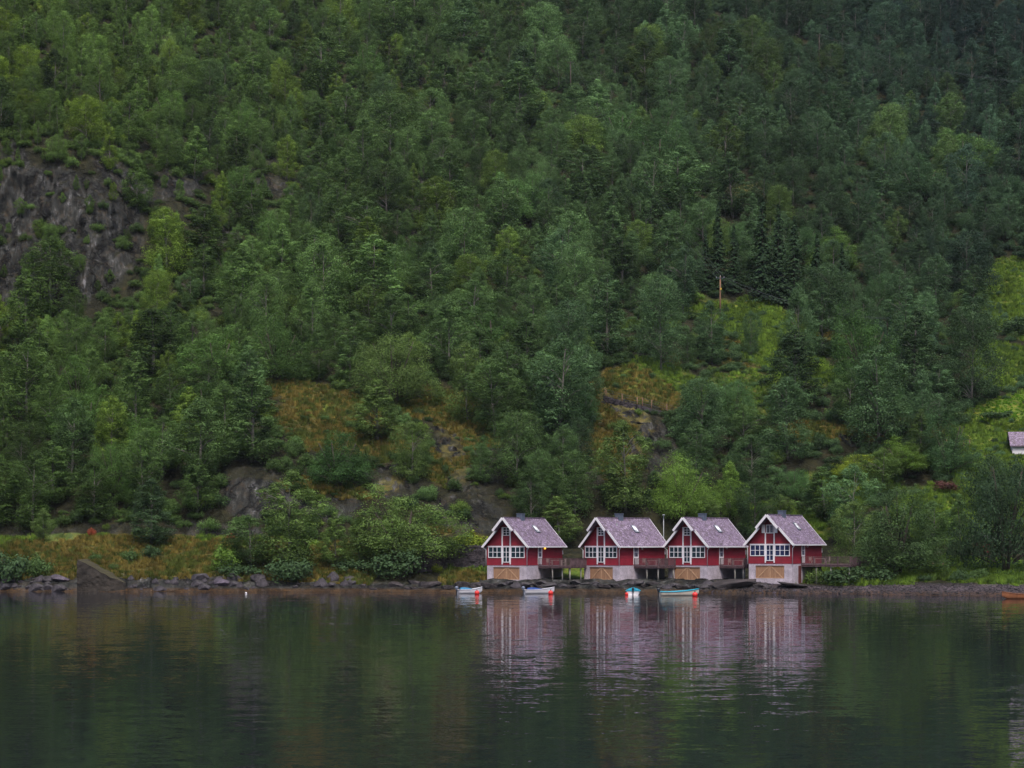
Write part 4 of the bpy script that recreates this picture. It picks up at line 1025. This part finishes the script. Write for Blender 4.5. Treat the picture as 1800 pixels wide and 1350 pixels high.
BADG = blobs(gx_, gy_, NOTREE+MEADOW[:5]+[HEATH[0], HEATH[1], HEATH[2], HEATH[7], HEATH[10], MEADOW[5], (110, 400, 120, 80, 0, 1), (1120, 740, 60, 40, 30, 1), (1340, 620, 110, 60, 20, 1), (1760, 680, 70, 90, 0, 1), (1700, 800, 60, 40, 0, 1), (1120, 620, 60, 40, 0, 1), (1385, 576, 110, 36, 8, 1), (1140, 572, 52, 18, 0, 1), (1400, 645, 45, 30, 0, 1), (1140, 650, 70, 30, 10, 1), (1262, 510, 22, 50, 0, 1)], 8)
def badat(px, py):
    i, j = int((px+200)/4), int((py+100)/4)
    return BADG[i, j] if 0 <= i < BADG.shape[0] and 0 <= j < BADG.shape[1] else 0.0
QN = fbm(gx_/90, gy_/90, 0, 3, 60)
def qn(px, py): return QN[int(np.clip((px+200)/4, 0, QN.shape[0]-1)), int(np.clip((py+100)/4, 0, QN.shape[1]-1))]
cell = {}
why = {}
def free(x, y, rad):
    i, j = int(x//8), int(y//8)
    for a in (-1, 0, 1):
        for b in (-1, 0, 1):
            for (qx, qy, qr) in cell.get((i+a, j+b), ()):
                if (qx-x)**2+((qy-y))**2 < ((qr+rad)*0.5)**2: return False
    return True
def put(x, y, rad): cell.setdefault((int(x//8), int(y//8)), []).append((x, y, rad))
for x, y, r_ in taken: put(x, y, r_*1.6)
for _ in range(42000):
    d = math.sqrt(rng.uniform(277**2, 590**2)); u = rng.uniform(-0.32, 0.32); x = u*d
    z, ci, k = ground_z(x, d); px = 900+u*F; py = HOR-(z-CAMZ)/d*F
    if T[k] < 4.35 and px < 1500: continue
    if T[k] < 5.2 and px >= 1500: continue
    nt_ = NTG[ci, k]
    if nt_ > 0.4 and (px > 380 or rng.random() > 0.22): continue
    sp_ = SPG[ci, k] if nt_ <= 0.4 else 1.0
    small = sp_ > 0.3
    if small and nt_ <= 0.4 and rng.random() > 0.05: continue
    if py > 780 and px > 1180 and rng.random() > 0.5: continue
    h = rng.uniform(7.8, 13.6)*(1.0 if rng.random() > .15 else 0.65) if not small else rng.uniform(2.0, 4.5)
    if px < 560 and py < 420: h *= 0.8
    h *= 1+0.2*qn(px, py)
    w = h*rng.uniform(0.50, 0.78)
    # keep the clearings and the cabins clear of trees that would stand in front of them
    topy = py-h/d*F
    if not free(x, d, w*0.90): continue
    bad = False
    hw = w/d*F*0.42
    for q_ in np.linspace(py, topy, 8):
        for dx_ in (-hw, -hw/2, 0, hw/2, hw):
            if badat(px+dx_, q_) > 0.4: bad = True
    if bad and not (nt_ > 0.4 and px < 380) and rng.random() > 0.03: why['bad'] = why.get('bad', 0)+1; continue
    put(x, d, w*0.90)
    cand.append((h/d, x, d, z, h, w, px, py))
cand.sort(key=lambda q: -q[0])
def inview(q): return -60 < q[6] < 1860 and q[7] > -20
near = [q for q in cand if inview(q)][:252]
nearset = set(id(q) for q in near)
rest = [q for q in cand if id(q) not in nearset]
print('trees', len(cand), 'rest', len(rest), why, 'lowleft', sum(1 for q in cand if q[6] < 420 and q[7] > 780))
def zone(px, py):
    c_ = min(5, int(max(0, px)/300))
    if py < 430: return ['above the grey cliff', 'right of the grey cliff top', 'high above the heath', 'high above the cabins', 'high above the spruces', 'high at the right edge'][c_]
    if py < 640: return ['under the grey cliff', 'below right of the grey cliff', 'above the round-crowned tree', 'left of the upper meadow', 'around the upper meadow', 'right of the upper meadow'][c_]
    if py < 780: return ['in the lower left wood', 'left of the orange heath', 'beside the orange heath', 'around the hillside fence', 'below the upper meadow', 'beside the bright field'][c_]
    return ['just above the left road', 'above the shore birch', 'left behind the first cabin', 'behind the middle cabins', 'behind the right end cabin', 'behind the beach lawn'][c_]
ORD = ['leftmost', 'second from left', 'third from left', 'fourth from left', 'fifth from left', 'sixth from left', 'seventh from left', 'eighth from left', 'ninth from left', 'tenth from left', 'eleventh from left', 'twelfth from left']
plan = {}
for i, (a_, x, d, z, h, w, px, py) in enumerate(near):
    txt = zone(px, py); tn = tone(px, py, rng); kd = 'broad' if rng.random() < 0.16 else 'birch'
    if kd == 'broad': h *= 0.8; w *= 1.1; tn = tn*np.array([0.95, 1.05, 0.9])
    sz = 'tall' if h > 9.0 else ('small' if h < 6.3 else 'medium-sized')
    br = 'bright green' if tn[1] > 0.165 else ('dark green' if tn[1] < 0.12 else 'mid green')
    nm_ = 'birch' if kd == 'birch' else 'rounded tree'
    plan.setdefault((sz, br, nm_, txt), []).append((px, x, d, z, h, w, tn, kd, i))
for (sz, br, nm_, txt), lst in plan.items():
    lst.sort(key=lambda q: q[0])
    for n_, (px, x, d, z, h, w, tn, kd, i) in enumerate(lst):
        o_ = ORD[n_] if n_ < len(ORD) else 'further right'
        if len(lst) == 1: lab = f'{sz} {br} {nm_} {txt}'
        else: lab = f'{sz} {br} {nm_} {txt}, {o_}'
        plant(kd, (x, d, z-0.15), h, w, rng.uniform(0, 6.28), tn, i*3+i//8, label=lab, group=f'{nm_} trees {txt}')
def scatter(name, pts, lib, group_node='scatter', **kw):
    """one countless mass: points that carry shared plant meshes through geometry nodes. lib: list of lists of meshes"""
    n = len(pts['pos']); me = bpy.data.meshes.new(name)
    me.vertices.add(n); me.vertices.foreach_set('co', np.asarray(pts['pos'], np.float32).ravel())
    for nm, typ, key in (('rot', 'FLOAT_VECTOR', 'vector'), ('scl', 'FLOAT_VECTOR', 'vector'), ('tint', 'FLOAT_VECTOR', 'vector'), ('var', 'INT', 'value')):
        at_ = me.attributes.new(nm, typ, 'POINT')
        at_.data.foreach_set(key, np.ascontiguousarray(pts[nm], np.int32 if typ == 'INT' else np.float32).ravel())
    o = link(name, me); tag(o, **kw)
    ng = bpy.data.node_groups.new(name, 'GeometryNodeTree')
    ng.interface.new_socket('Geometry', in_out='INPUT', socket_type='NodeSocketGeometry'); ng.interface.new_socket('Geometry', in_out='OUTPUT', socket_type='NodeSocketGeometry')
    gi = ng.nodes.new('NodeGroupInput'); go = ng.nodes.new('NodeGroupOutput'); jn = ng.nodes.new('GeometryNodeJoinGeometry')
    def na(nm, t):
        q = ng.nodes.new('GeometryNodeInputNamedAttribute'); q.data_type = t; q.inputs[0].default_value = nm; return q.outputs[0]
    rot = ng.nodes.new('FunctionNodeEulerToRotation'); ng.links.new(na('rot', 'FLOAT_VECTOR'), rot.inputs[0])
    scl = na('scl', 'FLOAT_VECTOR'); vr = na('var', 'INT')
    for k, srcs in enumerate(lib):
        cmp_ = ng.nodes.new('FunctionNodeCompare'); cmp_.data_type = 'INT'; cmp_.operation = 'EQUAL'
        ia = [s for s in cmp_.inputs if s.type == 'INT']; ng.links.new(vr, ia[0]); ia[1].default_value = k
        for so in srcs:
            oi = ng.nodes.new('GeometryNodeObjectInfo'); oi.inputs['Object'].default_value = so; oi.transform_space = 'ORIGINAL'
            oi.inputs['As Instance'].default_value = False
            ip = ng.nodes.new('GeometryNodeInstanceOnPoints')
            ng.links.new(gi.outputs[0], ip.inputs['Points']); ng.links.new(oi.outputs['Geometry'], ip.inputs['Instance'])
            ng.links.new(cmp_.outputs[0], ip.inputs['Selection']); ng.links.new(rot.outputs[0], ip.inputs['Rotation']); ng.links.new(scl, ip.inputs['Scale'])
            ng.links.new(ip.outputs[0], jn.inputs[0])
    ng.links.new(jn.outputs[0], go.inputs[0])
    md = o.modifiers.new('plants', 'NODES'); md.node_group = ng
    return o
def src_of(meshes):
    """objects in the scene that use the given meshes"""
    out = []
    for me in meshes:
        out.append(next(o for o in bpy.data.objects if o.data == me))
    return out
if True:
    P = [(q[1], q[2], q[3]-0.15) for q in rest]
    vv = rng.choice(12, len(rest), p=[.11]*8+[.03]*4)
    S = [(q[5]/5.2, q[5]/5.2, q[4]/10) if v_ < 8 else (q[5]/7.6, q[5]/7.6, q[4]*0.8/8) for q, v_ in zip(rest, vv)]
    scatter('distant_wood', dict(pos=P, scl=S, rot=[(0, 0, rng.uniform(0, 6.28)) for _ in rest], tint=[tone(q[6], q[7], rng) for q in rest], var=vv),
            [src_of(b) for b in BIRCH+BROAD], label='dense birch wood covering the upper mountainside', cat='forest', kind='stuff')

# undergrowth: low leafy bushes between the trees, grass and heather on open ground
up_, us, ur, ut, uv = [], [], [], [], []
gp, gs, gr_, gt, gv = [], [], [], [], []
for _ in range(26000):
    d = math.sqrt(rng.uniform(255**2, 560**2)); u = rng.uniform(-0.3, 0.3); x = u*d
    z, ci, k = ground_z(x, d); px, py = 900+u*F, HOR-(z-CAMZ)/d*F
    if T[k] < 4.1 or (T[k] > 5.4 and py < -60) or (T[k] < 4.9 and px > 850): continue
    rk_ = rockm[ci, k]; ht = heathm[ci, k]; mdw = meadm[ci, k]
    pr = 0.7*(1-0.75*rk_)*(1-(0.68 if px < 1500 or mdw > 1.3 else 0.45)*min(1, max(ht, mdw)))
    if rng.random() > pr: continue
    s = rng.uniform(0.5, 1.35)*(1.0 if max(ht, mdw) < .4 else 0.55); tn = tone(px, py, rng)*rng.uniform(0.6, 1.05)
    if mdw > .4: tn = tn*1.3
    up_.append((x, d, z-0.1)); us.append((s, s, s*rng.uniform(.7, 1.3))); ur.append((0, 0, rng.uniform(0, 6.28))); ut.append(tn); uv.append(rng.integers(0, 4))
scatter('undergrowth', dict(pos=up_, scl=us, rot=ur, tint=ut, var=uv), [src_of(s_) for s_ in SHRUB], label='low leafy undergrowth between the trees on the slope', cat='undergrowth', kind='stuff')
tuft_src = []
for _ in range(150000):
    d = math.sqrt(rng.uniform(238**2, 400**2)); u = rng.uniform(-0.29, 0.29); x = u*d
    z, ci, k = ground_z(x, d); px, py = 900+u*F, HOR-(z-CAMZ)/d*F
    ht = heathm[ci, k]; mdw = meadm[ci, k]; t_ = T[k]
    if t_ < 1.0 or (840 < px < 1380 and t_ < 1.6): continue
    if 860 < px < 1330 and t_ < 2.4 : continue
    if 3.2 < t_ < 3.85 and px < 1300: continue
    o_ = min(1, max(ht, mdw)); 
    if rng.random() > o_ or rockm[ci, k] > 0.75: continue
    if mdw > ht: tn = (np.array([0.17, 0.27, 0.04]) if rng.random() < .65 else np.array([0.10, 0.17, 0.035])) if mdw < 1.3 else np.array([0.12, 0.26, 0.022])
    else: tn = np.array([0.22, 0.175, 0.048]) if rng.random() < 0.5+0.6*qn(px*2 % 1800, py*2 % 900) else np.array([0.105, 0.13, 0.03])
    tn = tn*rng.uniform(0.6, 1.3)*(1+0.4*qn(px*3 % 1800, py*3 % 900))
    s = rng.uniform(0.5, 1.1)*(1 if mdw < 1.3 else 0.5)
    gp.append((x, d, z-0.02)); gs.append((s, s, s*rng.uniform(.6, 1.2))); gr_.append((0, 0, rng.uniform(0, 6.28))); gt.append(tn); gv.append(rng.integers(0, 3))
# three tufts stand on the bank as the sources of the mass
for k in range(3):
    q = hit(300+k*30, 985); o = link('grass_tuft', TUFT[k]); o.location = q; o['tint'] = [0.13, 0.11, 0.025]
    tag(o, 'tuft of dry grass on the grassy bank', 'grass', 'dry grass tufts on the bank'); tuft_src.append(o)
scatter('grass', dict(pos=gp, scl=gs, rot=gr_, tint=gt, var=gv), [[o] for o in tuft_src], label='dry orange and green grass on the bank and the clearings', cat='grass', kind='stuff')
print('under', len(up_), 'grass', len(gp))

# ------------------------------------------------------------------ rocks
def rock_mesh(seed, material, flat=0.6):
    import bmesh
    rg = np.random.default_rng(seed)
    bm = bmesh.new(); bmesh.ops.create_icosphere(bm, subdivisions=4, radius=1.0)
    co = np.array([v_.co for v_ in bm.verts])
    planes = rg.normal(size=(13, 3)); planes /= np.linalg.norm(planes, axis=1, keepdims=True); off = rg.uniform(0.42, 0.85, 13)
    for pl, of in zip(planes, off):
        s_ = co @ pl; ex = np.maximum(s_-of, 0); co = co-pl[None, :]*ex[:, None]*0.93
    co = co/np.abs(co).max(0)[None, :]*(1+0.12*fbm(co[:, 0]*1.8, co[:, 1]*1.8, co[:, 2]*1.8, 4, seed)[:, None])
    co[:, 2] *= flat; co[:, 0] *= rg.uniform(1.0, 1.5)
    for v_, c_ in zip(bm.verts, co): v_.co = c_
    me = bpy.data.meshes.new('boulder'); bm.to_mesh(me); bm.free(); me.materials.append(material)
    return me
RM = [rock_mesh(600+k, M['rock'], f) for k, f in enumerate((.55, .7, .5, .85, .6))]
RD = [rock_mesh(620+k, M['rock_dark'], f) for k, f in enumerate((.4, .5, .35))]
RL = [rock_mesh(640, M['rock_lilac'], .6)]
def boulder(me, px, py, w, lab, grp=None, sq=1.25, rz=None, z0=None):
    q = hit(px, py); s = w*q.y/F/2
    o = link('boulder', me); o.location = q+Vector((0, 0.1, 0.1*s)); o.scale = (s*0.8, s*0.8, s*sq); o.rotation_euler = (rng.uniform(-.2, .2), rng.uniform(-.2, .2), rng.uniform(-.5, .5) if rz is None else rz)
    tag(o, lab, 'boulder', grp)
for i in range(120):
    px = rng.uniform(-60, 620); py = rng.uniform(1018, 1038); w = 6+22*rng.random()**2.4
    if 128 < px < 228: continue
    zn = next(t_ for x_, t_ in ((50, 'below the large dark bush at the left edge'), (140, 'left of the concrete wedge'), (270, 'right beside the concrete wedge'), (340, 'below the dark tight bush on the bank'), (420, 'below the right end of the grassy bank'), (520, 'below the shaggy shore birch'), (700, 'between the shore birch and the wide round tree')) if px < x_)
    sw = 'large' if w > 18 else ('small' if w < 10.5 else 'middling'); hw_ = 'high' if py < 1021 else ('low' if py > 1029 else 'midway')
    boulder(RM[i % 5], px, py, w, f'{sw} grey boulder {hw_} on the shore {zn}', f'{sw} grey boulders {hw_} on the shore {zn}')
for i in range(16):
    px = rng.uniform(620, 860); py = rng.uniform(1027, 1037)
    boulder(RD[i % 3], px, py, rng.uniform(14, 34), 'low dark rock on the shore left of the left end cabin', 'low dark rocks left of the cabins')
boulder(RL[0], 108, 1020, 38, 'pale lilac slab boulder left of the concrete wedge', sq=.8)
boulder(RL[0], 392, 1027, 34, 'pale lilac boulder at the right end of the left shore')
boulder(RM[1], 350, 1020, 40, 'large tilted grey boulder right of the concrete wedge')
boulder(RM[3], 408, 1020, 26, 'upright grey boulder beside the pale one')
CBN = ['the left end cabin', 'the second cabin from the left', 'the third cabin from the left', 'the right end cabin']
for i in range(60):
    px = 862+i*8.2+rng.uniform(-6, 6); py = rng.uniform(1026, 1034)
    boulder((RD+RM)[i % 8], px, py, rng.uniform(8, 28), 'flat dark ledge rock below '+CBN[min(3, int(max(0, px-850)/150))], 'dark ledge rocks below '+CBN[min(3, int(max(0, px-850)/150))], sq=0.85)
boulder(RL[0], 1400, 1024, 20, 'pale boulder under the right end cabin wall', sq=.8)
boulder(RD[1], 1290, 1030, 80, 'long tilted dark slab between the third and the right end cabin', sq=.5, rz=.1)
boulder(RD[0], 1395, 1031, 60, 'dark flat slab in front of the right end cabin', sq=.4, rz=0)
boulder(RL[0], 1450, 1024, 40, 'pale lilac flat slab at the top of the gravel beach', sq=.3, rz=0)
# beach stones and stranded weed: countless
bp, bs, br_, bt, bv = [], [], [], [], []
for _ in range(5200):
    u = rng.uniform(0.09, 0.27); px = 900+u*F; ci = int(np.clip(np.searchsorted(pxs, px), 1, nC-1)); k = int(rng.integers(SUB[0]+1, SUB[0]+SUB[1]+2))
    d = D[ci, k]; x = pxs[ci]*0+(pxs[ci]-900)/F*d
    s = rng.uniform(0.04, 0.13)*(1 if rng.random() < .93 else 1.9)
    bp.append((x+rng.normal(scale=.1), d+rng.uniform(-.3, .3), Z[ci, k])); bs.append((s, s, s)); br_.append((rng.normal(scale=.3), rng.normal(scale=.3), rng.uniform(0, 6.28))); bt.append((.1, .1, .1)); bv.append(rng.choice([0, 1, 2, 3], p=[.4, .25, .25, .1]))
srcs = [src_of([RM[0]]), src_of([RM[2]]), src_of([RD[0]]), src_of([RL[0]])]
scatter('beach_stones', dict(pos=bp, scl=bs, rot=br_, tint=bt, var=bv), srcs, label='loose stones strewn over the gravel beach', cat='stones', kind='stuff')

# concrete wedge on the left shore
q = hit(150, 1036); s = q.y/F
b = MB()
o = empty('slipway_wedge', (q.x, q.y, 0), 0.0, label='old mossy concrete wedge sloping down on the left shore', cat='concrete block')
x0, x1, x2 = -15*s, 68*s, 4*s
zt = CAMZ-(983-HOR)*s; zl = CAMZ-(1020-HOR)*s
fr = [(-14*s, -0.6, -0.5), (70*s, -0.3, -0.5), (66*s, -0.2, zl*0.75), (-12*s, -0.3, zt)]
bkp = [(v_[0]+0.3, v_[1]+4.0, v_[2]) for v_ in fr]
N1, N2 = 44, 26
vs = []; fs = []
for sgn, quad in ((0, fr), (1, bkp)):
    for i in range(N1+1):
        for j in range(N2+1):
            a_, c_ = i/N1, j/N2
            pnt = (Vector(quad[0])*(1-a_)+Vector(quad[1])*a_)*(1-c_)+(Vector(quad[3])*(1-a_)+Vector(quad[2])*a_)*c_
            nse = 0.38*float(fbm(pnt.x/1.6, pnt.y/2, pnt.z/1.4, 4, 77, 0.6)); vs.append((pnt.x+nse*.5, pnt.y+nse, pnt.z+nse*.6*c_))
M1 = (N1+1)*(N2+1); idx = lambda s_, i, j: s_*M1+i*(N2+1)+j
for i in range(N1):
    for j in range(N2):
        fs.append((idx(0, i, j), idx(0, i+1, j), idx(0, i+1, j+1), idx(0, i, j+1))); fs.append((idx(1, i, j), idx(1, i, j+1), idx(1, i+1, j+1), idx(1, i+1, j)))
    fs.append((idx(0, i, N2), idx(0, i+1, N2), idx(1, i+1, N2), idx(1, i, N2)))
for j in range(N2):
    fs.append((idx(0, 0, j), idx(0, 0, j+1), idx(1, 0, j+1), idx(1, 0, j))); fs.append((idx(0, N1, j), idx(1, N1, j), idx(1, N1, j+1), idx(0, N1, j+1)))
b.add(vs, fs); b.build('block', M['old_concrete'], o)

# dry stone walls
def stone_wall(a, bb, h, lab, thick=0.6, st=0.35, group=None):
    """courses of separate-looking stones built as one wall mesh"""
    a, bb = Vector(a), Vector(bb); ln = math.hypot(bb.x-a.x, bb.y-a.y); ang = math.atan2(bb.y-a.y, bb.x-a.x)
    rg = random.Random(int(a.x*10)); m_ = MB(); rows = max(1, int(h/(st*0.5)))
    for r_ in range(rows):
        x = -rg.random()*st
        while x < ln:
            w = st*rg.uniform(.7, 1.6); t = min(1, max(0, x/ln)); zb = (bb.z-a.z)*t
            hh = h/rows; j = lambda: rg.uniform(-.035, .035)
            x0, x1 = max(x, 0), min(x+w-0.02, ln)
            if x1 > x0+0.03:
                y0 = -thick/2+j()*2
                vs = [(x0+j(), y0, zb+r_*hh+j()*.5), (x1+j(), y0+j(), zb+r_*hh+j()*.5), (x1+j(), thick/2, zb+r_*hh), (x0+j(), thick/2, zb+r_*hh), (x0+j(), y0+.03, zb+(r_+1)*hh-.01+j()*.5), (x1+j(), y0+.03+j(), zb+(r_+1)*hh-.01+j()*.5), (x1+j(), thick/2, zb+(r_+1)*hh), (x0+j(), thick/2, zb+(r_+1)*hh)]
                m_.add(vs, [(3, 2, 1, 0), (4, 5, 6, 7), (0, 1, 5, 4), (1, 2, 6, 5), (2, 3, 7, 6), (3, 0, 4, 7)])
            x += w
    o = m_.build('stone_wall', M['stone_wall']); o.location = a; o.rotation_euler = (0, 0, ang); tag(o, lab, 'stone wall', group); return o
a_, b_ = hit(735, 1004), hit(866, 1012)
aw = Vector(((732-900)/F*263.5, 263.5, 2.2)); bw = Vector(((872-900)/F*265.2, 265.2, 1.7))
stone_wall(aw, bw, 3.9, 'dark dry stone retaining wall beside the left end cabin', 1.2, 0.5)
prev = None
for i, (px, py) in enumerate([(1062, 703), (1090, 712), (1118, 718), (1146, 726), (1176, 733), (1212, 742)]):
    q = hit(px, py)
    if prev is not None: stone_wall(prev-Vector((0, 0, .25)), q-Vector((0, 0, .25)), 0.85, 'low dark stone wall below the hillside fence', .5, .35, 'sections of the low stone wall below the fence')
    prev = q
# fences
def fence(pts, lab, h=1.3, name='fence', rails=(0.45, 0.85, 1.2)):
    q0 = hit(*pts[0]); o = empty(name, q0, 0, label=lab, cat='fence')
    ps = [hit(*q_)-q0 for q_ in pts]
    for q_ in ps:
        b = MB(); b.tube([q_-Vector((0, 0, .3)), q_+Vector((rng.normal(scale=.04), 0, h))], .075, 7); b.build('post', M['pole'], o, True)
    b = MB()
    for r_ in rails:
        b.tube([q_+Vector((0, -.06, r_)) for q_ in ps], 0.018, 5)
    b.build('wire', M['wire'], o)
fence([(1062, 697), (1066, 699), (1094, 707), (1120, 713), (1129, 714), (1145, 718), (1172, 725), (1199, 732), (1218, 738)], 'old wire fence on brown posts along the orange path on the hillside')
fence([(1590, 1000), (1606, 1000), (1622, 1000), (1640, 1000), (1658, 1000)], 'low weathered wooden fence under the trees behind the lawn', 0.9, 'fence', (0.3, 0.6, 0.85))
fence([(1664, 786), (1680, 787), (1694, 788), (1704, 787)], 'short fence with a gate post on the right slope above the rock step', 1.2)

# power poles and wires
def pole(px, by, ty, lab, sign=False):
    pm = M['pole'] if sign else M['bark']
    q = hit(px, by); h = (by-ty)*q.y/F
    o = empty('power_pole', q, 0, label=lab, cat='utility pole')
    b = MB(); b.tube([(0, 0, -.5), (0, 0, h*.5), (0, 0, h)], [.17, .14, .11], 10); b.build('mast', pm, o, True)
    b = MB(); b.box(-0.72, 0.72, -.20, -.12, h-.33, h-.24); b.build('crossarm', M['chimney'] if sign else pm, o)
    for x in (-.66, 0, .66):
        b = MB(); b.tube([(x, -.16, h-.24 if x else h), (x, -.16, h-.06 if x else h+.16)], [.04, .035], 8); b.build('insulator', M['white'] if sign else pm, o, True)
    if sign:
        b = MB(); b.box(-.02, .22, -.24, -.20, h-2.35, h-2.05); sg = b.build('sign_plate', M['yellow'], o)
    return q+Vector((0, -.16, h))
M['yellow'] = worn('yellow_plate', (0.7, 0.5, 0.05), .5, .05)
pA = pole(1266, 556, 486, 'brown wooden power pole with crossarm and small yellow plate atop the meadow', True)
pB = pole(1003, 190, 108, 'thin power pole far up among the trees, left of the spruces')
pC = pole(1440, 118, 60, 'power pole hidden among the trees at the upper right')
pD = pole(1905, 240, 148, 'power pole past the upper right edge of the wood')
pE = pole(1560, 625, 560, 'power pole among the trees below the spruces')
def wires(a, c, lab, sag=2.5):
    o = empty('power_line', a, 0, label=lab, cat='cables')
    for x in (-.75, 0, .75):
        b = MB(); pts = []
        for i in range(17):
            t = i/16; w_ = a.lerp(c, t)-a+Vector((x, 0, -.1-sag*4*t*(1-t)+(0.2 if x == 0 else 0))); pts.append(w_)
        b.tube(pts, 0.012, 5); b.build('cable', M['wire'], o, True)
wires(pA, pB, 'power cables rising from the wooden pole to the thin pole far up the slope')
wires(pA, pE, 'power cables running down from the wooden pole past the spruces', 1.5)
wires(pC, pD, 'faint power cables crossing the dark upper right of the wood', 3.0)

# street lamp between the second and third cabins
q = Vector(((1166.5-900)/F*268, 268, 2.0)); q.z = ground_z(q.x, q.y)[0]
zt = CAMZ-(906-HOR)*268/F
o = empty('street_lamp', q, 0, label='slim grey street lamp between the roofs of the second and third cabins', cat='street lamp')
b = MB(); b.tube([(0, 0, -.3), (0, 0, zt-q.z)], [.07, .045], 8); b.build('lamp_post', M['metal'], o, True)
b = MB(); b.sphere((0, -.1, zt-q.z+.05), .2, 12, 8, (1, 1.4, .45)); b.build('lamp_head', M['metal'], o, True)
# white-topped stake on the beach
for px, py, tp, lab, mt in ((1486, 1028, 1014, 'short stake with a white cap at the top of the beach', M['white']), (1492, 1028, 1016, 'plain short stake right beside the white-capped one', M['post'])):
    q = hit(px, py); h = (py-tp)*q.y/F; o = empty('stake', q, 0, label=lab, cat='stake')
    b = MB(); b.tube([(0, 0, -.3), (0, 0, h-.15)], .05, 8); b.build('rod', M['post'], o)
    b = MB(); b.tube([(0, 0, h-.15), (0, 0, h)], [.1, .09], 10); b.build('cap', mt, o)

# house at the right edge and small red shed
def small_house(px, base, d_, w, l, wh, rh, rz, wallm, roofm, lab, cat, name, win=True):
    q = hit(px, base); o = empty(name, q, math.radians(rz), label=lab, cat=cat)
    b = MB(); h_ = w/2
    b.prism([(-h_, -1.0), (h_, -1.0), (h_, wh), (0, wh+rh), (-h_, wh)], 0, l); b.build('wall', wallm, o)
    pt = rh/h_; b = MB(); e = h_+.35; z0 = wh+rh+.04; z1 = z0-pt*e
    b.prism([(-e, z1), (0, z0), (e, z1), (e, z1+.14), (0, z0+.17), (-e, z1+.14)], -.35, l+.35); b.build('roof', roofm, o)
    if win:
        for y in (l*.25, l*.6):
            f = MB(); f.box(h_+.001, h_+.05, y, y+.9, wh*.35, wh*.85); fr = f.build('window', M['white'], o)
            f = MB(); f.box(h_+.052, h_+.06, y+.1, y+.8, wh*.41, wh*.79); f.build('pane', M['glass'], fr)
    f = MB(); f.box(-.45, .45, -.05, -.001, 0, min(2.0, wh*.9)); f.build('door', M['white'] if win else M['side_door'], o)
small_house(1776, 788, 0, 5.0, 8.0, 0.35, 1.9, -97, M['white'], M['slate'], 'white house with a lilac slate roof at the right edge, below the green field', 'house', 'house')
small_house(1722, 968, 0, 2.4, 2.6, 1.5, 0.7, -40, M['red'], M['concrete'], 'small red shed with a pale roof behind the bushes on the right', 'shed', 'shed', False)

# ------------------------------------------------------------------ the damp air over the fjord
m = bpy.data.materials.new('haze'); m.use_nodes = True; nt = m.node_tree
nt.nodes.remove(nt.nodes['Principled BSDF'])
vol = nd(nt, 'ShaderNodeVolumePrincipled'); vol.inputs['Density'].default_value = 0.00005; vol.inputs['Color'].default_value = (0.80, 0.88, 1.0, 1); vol.inputs['Anisotropy'].default_value = 0.2
nt.links.new(vol.outputs[0], nt.nodes['Material Output'].inputs['Volume'])
b = MB(); b.box(-1600, 1600, -1300, 1100, -5, 760)
tag(b.build('haze', m), kind='stuff')
